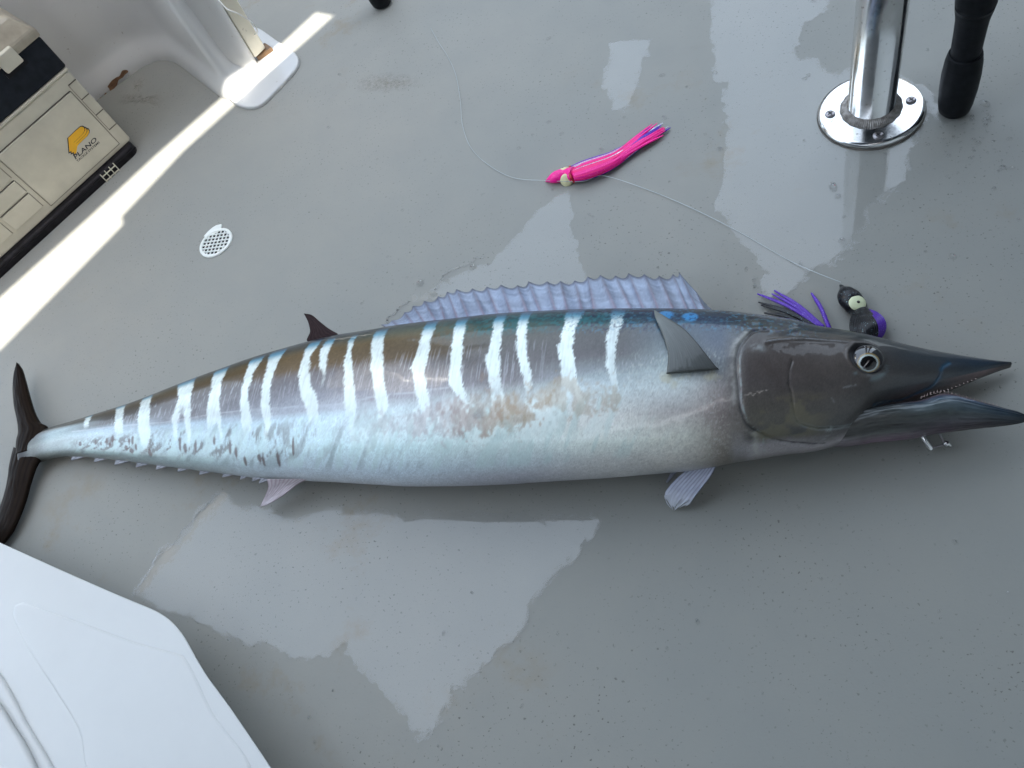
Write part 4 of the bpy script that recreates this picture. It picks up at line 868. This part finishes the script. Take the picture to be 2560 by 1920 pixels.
fin('anal_fin', lift(ZT([(2060,1172),(1990,1208),(1900,1278),(1800,1338),(1745,1356)]), .052, .012), lift(ZT([(1790,1175),(1800,1222),(1785,1270),(1768,1310),(1745,1356)]), .050, .012), (196, 186, 192), (150, 118, 128), 9, seed=3, jag=.15)
for q, (x, y) in enumerate([(478,1035),(632,1046),(768,1066),(912,1081),(1045,1096),(1190,1112),(1335,1132),(1490,1149),(1608,1163),(1688,1176),(1735,1190)]):
    wd = 100 if q < 8 else 70
    z0 = .022+.0026*q
    fin('finlet', lift(ZT([(x+wd, y-12), (x+wd*.45, y+2), (x, y+12)]), z0, z0-.006), lift(ZT([(x+8, y-26), (x+6, y-8), (x, y+12)]), z0, z0-.006), (150, 152, 160), (96, 84, 92), 2, nu=14, nv=12, seed=4+q)
fin('pelvic_fin', lift(ZG([(1128,1285),(1085,1368),(1032,1440),(985,1500),(942,1556),(900,1578)]), .040, .010), lift(ZG([(1005,1300),(930,1335),(850,1405),(800,1462),(768,1516),(790,1548)]), .040, .012), (178, 182, 200), (92, 92, 122), 8, seed=20, tipcol=(206, 208, 214), jag=.7)
fin('pelvic_fin', lift(ZG([(1000,1296),(930,1318),(860,1352),(800,1420)]), .036, .006), lift(ZG([(960,1290),(880,1312),(835,1342),(790,1415)]), .036, .006), (140, 142, 156), (90, 90, 110), 4, seed=21)
def on_off(pts, offs, fz=ZG):
    q = on_fish(fz(pts)); return q[:, 2:5]+q[:, 5:8]*np.linspace(*offs, len(pts))[:, None]
fin('pectoral_fin', on_off([(1132,695),(1112,668),(1050,598),(980,518),(900,440),(800,374),(718,330)], (.004, .006)), on_off([(795,722),(800,690),(806,600),(782,500),(748,420),(726,365),(716,330)], (.0035, .005)), (80, 84, 82), (66, 70, 68), 16, nu=70, nv=60, thick=.0010, bulge=.002, ray_h=.0, seed=22, tipcol=(112, 118, 114))
# tail: two stiff swept lobes
def lobe(L_, R_, z0, z1, seed): return fin('tail_lobe', lift(ZT(L_), z0, z1), lift(ZT(R_), z0, z1), (34, 27, 22), (20, 15, 13), 6, nu=90, nv=36, thick=.001, bulge=.0075, ray_h=.0001, mat=M_TAIL, seed=seed, tipcol=(28, 22, 20))
lobe([(110,1020),(112,930),(126,860),(118,780),(100,690),(90,580),(96,470),(120,396)], [(255,985),(318,835),(268,790),(228,715),(196,610),(168,505),(148,440),(122,397)], .026, .034, 30)
lobe([(95,960),(68,1080),(60,1150),(38,1255),(0,1370),(-55,1490),(-130,1640)], [(270,1040),(238,1098),(205,1195),(168,1325),(112,1465),(58,1560),(-90,1720)], .024, .010, 31)
# eye
def eyeball():
    gaze = en+np.array([.02, -.52, -.05]); gaze /= np.linalg.norm(gaze); nu, nv = 60, 64
    a_ = np.cross(en, [1., 0, 0]); a_ /= np.linalg.norm(a_); b_ = np.cross(en, a_); Vv, Cv = [], []
    ctr = ec-en*.0075
    for i in range(nu):
        ph = (i/(nu-1))*math.pi*.5
        for j in range(nv):
            t = 2*math.pi*j/nv; d = en*math.cos(ph)+(a_*math.cos(t)+b_*math.sin(t))*math.sin(ph)
            Vv.append(ctr+(en*math.cos(ph)*.0125+(a_*math.cos(t)+b_*math.sin(t))*math.sin(ph)*.0182)); g_ = math.degrees(math.acos(max(-1, min(1, d @ gaze))))
            n_ = .8+.4*vnoise(np.array([g_*.5]), np.array([t*6]), 95)[0]
            if g_ < 26: c = np.array((.006, .005, .005))
            elif g_ < 32: c = lin((170, 180, 176))*n_
            elif g_ < 37: c = lin((140, 118, 74))*n_
            elif g_ < 40: c = lin((70, 60, 48))
            else: c = np.array((.010, .009, .011))
            Cv.append(c)
    return mesh('eye', Vv, grid_faces(nu, nv, True), tinted('wet_eye', .12, 0, .9), fish, colors=Cv)
eyeball()
# teeth along both jaws
tg = []
def teeth(P, z0, z1, n, h):
    Q = resample(lift(ZH(P), z0, z1), n)
    for i in range(n):
        c = Q[i]; r = .0008; th_ = np.linspace(0, 2*np.pi, 6, endpoint=False)
        tg.append((np.vstack([c+np.array([r*math.cos(t), r*math.sin(t), -.001]) for t in th_]+[c+np.array([.0004, h, .0012])]), [(j, (j+1) % 6, 6) for j in range(6)]))
teeth([(1440,955),(1510,925),(1600,912),(1720,944),(1850,979),(1980,1014)], .047, .043, 22, .0020)
teeth([(1450,945),(1600,905),(1700,868),(1830,818)], .042, .038, 14, -.0018)
Vt, Ft_ = join_geo(tg); mesh('teeth', Vt, Ft_, simple('teeth_ivory', (.30, .23, .21), .35), fish)

# ---------------------------------------------------------------- lures, leader and hook
def glitter(name, col, spark=(.9, .9, .95), dens=.68):
    k = NT(name); v = k.coord(); f = k.ramp(k.noise(900, 1, .5, v), [(dens, 0.0), (dens+.03, 1.0)])
    k.set(Base_Color=k.mix(f, col, spark), Metallic=k.ramp(k.noise(900, 1, .5, v), [(dens, 0.0), (dens+.03, .8)]), Roughness=.32, Coat_Weight=.2, Specular_IOR_Level=.25); k.b.inputs['Coat Roughness'].default_value = .1
    k.bump(k.noise(300, 2, .5, v), .15, .0008); return k.m
M_PINK = glitter('pink_squid_skirt', (.95, .015, .30), (1, .35, .6), .70)
M_PINK2 = glitter('deep_pink_skirt', (.90, .012, .20), (1, .3, .5), .72)
M_PURP = glitter('purple_skirt', (.10, .022, .42), (.4, .3, .8), .68)
M_SILV = glitter('silver_glitter_skirt', (.42, .40, .52), (.95, .95, 1), .55)
M_BLK = glitter('black_glitter_skirt', (.006, .006, .009), (.35, .55, .6), .71)
M_EYEC = simple('lure_eye_cream', (.74, .70, .42), .4, var=.06)
M_EYEG = simple('lure_eye_pale_yellow', (.70, .74, .48), .4, var=.06)
M_PUP = simple('lure_pupil', (.012, .012, .012), .3)
ZP = lambda p: zz(p, (1340, 280), 6.144)
ZB = lambda p: zz(p, (1860, 700), 5.53)
PX2M = .00063                                                   # metres per photo pixel around the lures
def body_of(cs, rs, fz, sc, n, ptilt=.8):
    P = []
    for (x, y), r in zip(cs, rs):
        px = fz([(x, y)])[0]; rr = r/sc*PX2M; P.append(at1(px[0], px[1], rr*ptilt))
    Q = resample(np.array(P), n); R = np.interp(np.linspace(0, 1, n), np.linspace(0, 1, len(rs)), np.array(rs)/sc*PX2M)
    return Q, R
lure = empty('pink_lure', at1(1460, 430), 'hot pink squid skirt lure with cream eyes on the wet deck', 'fishing lure')
cs = [(146, 1066), (190, 1045), (260, 1018), (330, 992), (400, 972), (450, 962), (510, 958), (570, 955)]; rs = [6, 42, 78, 96, 100, 96, 104, 118]
Q, R = body_of(cs, rs, ZP, 6.144, 60); R = smoothed(R, 5); hd = tube('head', Q, R, M_PINK, lure, 28, .85)
cs2 = [(500, 955), (600, 940), (800, 880), (1000, 812), (1180, 730), (1330, 640)]; rs2 = [100, 112, 112, 96, 70, 40]
Q2, R2 = body_of(cs2, rs2, ZP, 6.144, 50); tube('core', Q2, R2*.86, M_PINK2, lure, 20, .8)
# skirt strands laid round the core and out to the tips
mid = np.array(ZP([(560, 955), (700, 915), (850, 865), (1000, 812), (1150, 748), (1300, 660)]), float)
strands = [ # offset across at the middle, tip (in the crop), colour, height
 (-1.02, (1870, 262), M_PURP, .35), (-.86, (1950, 170), M_SILV, .6), (-.66, (1700, 330), M_PINK, .9), (-.45, (1862, 172), M_PINK, 1.05), (-.18, (1900, 240), M_PURP, 1.1), (.02, (1960, 232), M_PINK, 1.15),
 (.24, (1975, 262), M_PINK, 1.15), (.46, (1940, 300), M_PINK2, 1.0), (.66, (1985, 285), M_PINK, .85), (.84, (1890, 350), M_PINK2, .6), (1.0, (2065, 240), M_PURP, .3), (.9, (2030, 225), M_SILV, .45), (-.74, (1420, 470), M_SILV, .75), (-.3, (1500, 450), M_PINK2, 1.0)]
RS = np.random.default_rng(3)
for q in range(18):
    o_ = RS.uniform(-.9, .95); strands.append((o_, (1780+RS.uniform(-60, 210), 300-RS.uniform(-40, 95)+60*o_), [M_PINK, M_PINK2, M_PINK, M_PURP, M_SILV][min(4, int(RS.exponential(1.1)))], RS.uniform(.4, 1.15)))
for off, tip, mt, hz in strands:
    pts = []
    wid = np.interp(np.linspace(0, 1, 6), [0, .3, .6, 1], [106, 134, 124, 90])/6.144
    dirv = np.array(mid[-1]-mid[0]); dirv /= np.linalg.norm(dirv); nv_ = np.array([-dirv[1], dirv[0]])
    for q in range(6):
        p = mid[q]+nv_*off*wid[q]; h = math.sqrt(max(.02, 1-min(1, abs(off))**2)); pts.append(at1(p[0], p[1], (.0035+wid[q]*PX2M*1.15*h)*(1-.05*q)))
    tp = np.array(ZP([tip])[0]); m1 = pts[-1]; e_ = at1(tp[0], tp[1], .004+.004*max(0, hz-.4))
    far = np.linalg.norm(e_-m1)
    if tip[0] > 1450:
        mid2 = .5*(m1+e_)+np.array([.0008*RS.normal(), .0015*off, .001]); pts += [mid2, e_]
    else: pts += [e_]
    Qs = resample(np.array(pts), 46); Rr = np.interp(np.linspace(0, 1, 46), [0, .12, .55, .9, 1], [.0022, .0032, .0032, .0021, .0009])
    tube('skirt_strand', Qs, Rr*RS.uniform(.8, 1.15), mt, lure, 8, .6)
def lure_eye(parent, px, rx, mat, tilt=(0, 0, 1), pr=.32, pshift=(0, 0, 0)):
    c = at1(px[0], px[1], px[2]); ax = np.asarray(tilt, float); ax /= np.linalg.norm(ax)
    e = lathe('eye', [(rx, -.001), (rx*.97, .0008), (rx*.8, .0019), (rx*.45, .0027), (.0002, .0029)], c, ax, mat, parent, 28)
    lathe('pupil', [(rx*pr, .0020), (rx*pr*.8, .0031), (.0001, .0034)], c+np.asarray(pshift), ax, M_PUP, e, 18)
lure_eye(lure, (*ZP([(468, 1048)])[0], .0075), .0098, M_EYEC, (-.1, -1, .55), .25, (0, -.0002, -.003))
lure_eye(lure, (*ZP([(420, 885)])[0], .0105), .0085, M_EYEC, (-.15, .75, .9), .22)
band_ = np.array([at1(*ZP([p])[0], z_) for p, z_ in (((520, 835), .006), ((505, 900), .0135), ((515, 960), .0165), ((545, 1020), .0145), ((590, 1080), .006))]); tube('neck_band', resample(band_, 30), .0016, simple('red_band', (.55, .02, .03), .3), lure, 8)

lure2 = empty('dark_lure', at1(2150, 780), 'black and purple glitter lure with pale yellow eye, skirt tucked behind the fish head', 'fishing lure')
cs = [(1328, 72), (1350, 90), (1400, 160), (1450, 240), (1520, 330), (1575, 410), (1640, 520), (1690, 620), (1720, 720), (1740, 820), (1750, 900)]; rs = [10, 36, 96, 124, 116, 100, 150, 190, 190, 160, 110]
Q, R = body_of(cs, rs, ZB, 5.53, 90); R = smoothed(R, 7); tube('head', Q, R*np.interp(np.linspace(0, 1, 90), [0, .45, .6, 1], [.98, .98, .68, .6]), M_BLK, lure2, 30, .8)
for off, mt in [(-.9+1.4*q/12, M_BLK) for q in range(13)]+[(.52+.48*q/7, M_PURP) for q in range(8)]:
    pts = []
    for (x, y), r in zip([(1600, 440), (1650, 530), (1690, 620), (1715, 720), (1720, 810), (1700, 900)], [95, 180, 225, 228, 190, 120]):
        p = ZB([(x+off*r*.95, y-off*r*.35)])[0]; h = math.sqrt(max(.03, 1-min(.97, abs(off))**2)); pts.append(at1(p[0], p[1], .004+r/5.53*PX2M*1.15*h))
    tube('skirt_strand', resample(np.array(pts), 40), np.interp(np.linspace(0, 1, 40), [0, .2, .8, 1], [.0020, .0030, .0030, .0020]), mt, lure2, 10, .5)
lure_eye(lure2, (*ZB([(1570, 318)])[0], .0185), .0100, M_EYEG, (.25, -.15, 1), .22, (0, 0, 0))
for a_, b_, mt, r_ in (((1000, 590), (185, 190), M_PURP, .0021), ((960, 580), (240, 205), M_PURP, .0024), ((980, 585), (385, 190), M_PURP, .0022), ((1010, 590), (420, 145), M_PURP, .0024), ((900, 570), (200, 305), M_BLK, .0022), ((860, 560), (240, 345), M_BLK, .0026), ((760, 555), (280, 455), M_BLK, .0022), ((1090, 610), (932, 180), M_PURP, .0026), ((820, 560), (330, 345), M_BLK, .0022), ((930, 575), (560, 330), M_PURP, .0026)):
    a0 = at1(*ZB([(a_[0]+90, a_[1]+60)])[0], .010); b0 = at1(*ZB([b_])[0], .0035); mm = .5*(a0+b0)+np.array([.001, .0015, .003])
    tube('skirt_strand', resample(np.array([a0, mm, b0]), 30), np.interp(np.linspace(0, 1, 30), [0, .7, 1], [r_, r_, r_*.45]), mt, lure2, 8, .6)

LN = [(930, 60), (948, 92), (966, 120), (984, 160), (994, 215), (999, 270), (1018, 320), (1058, 358), (1110, 384), (1180, 396), (1260, 398), (1305, 386), (1400, 410), (1500, 452), (1600, 503), (1700, 560), (1760, 592), (1816, 617)]
P = at(np.array(ZF(LN)), .0018); P[9:12, 2] = .008; P[16, 2] = .006; P[17, 2] = .009
o = tube('leader_line', resample(P, 260), .0004, M_LINE, None, 8); tag(o, 'thin clear nylon leader line running between the two lures', 'fishing line')
hook = empty('fish_hook', at1(2320, 1110), 'bright steel double hook poking out under the lower jaw of the fish', 'hook')
ZK = lambda p: zz(p, (2260, 860), 5.53)
hp = lambda pts, z0, z1: np.c_[at(np.array(ZK(pts)), np.linspace(z0, z1, len(pts)))]
tube('shank', resample(hp([(205, 1225), (240, 1262), (290, 1335), (340, 1410), (372, 1458)], .022, .010), 24), np.interp(np.linspace(0, 1, 24), [0, .5, 1], [.0020, .0034, .0032]), M_STEEL, hook, 12)
tube('bend', resample(hp([(372, 1436), (440, 1420), (520, 1398), (552, 1385)], .011, .012), 20), .0011, M_SCREW, hook, 8)
tube('wire', resample(hp([(495, 1240), (520, 1300), (545, 1352), (560, 1375)], .020, .012), 20), .0012, M_SCREW, hook, 8)
tube('point', resample(hp([(548, 1362), (585, 1378), (630, 1402), (676, 1418)], .013, .009), 20), np.interp(np.linspace(0, 1, 20), [0, .35, 1], [.0026, .0042, .0008]), M_STEEL, hook, 12)
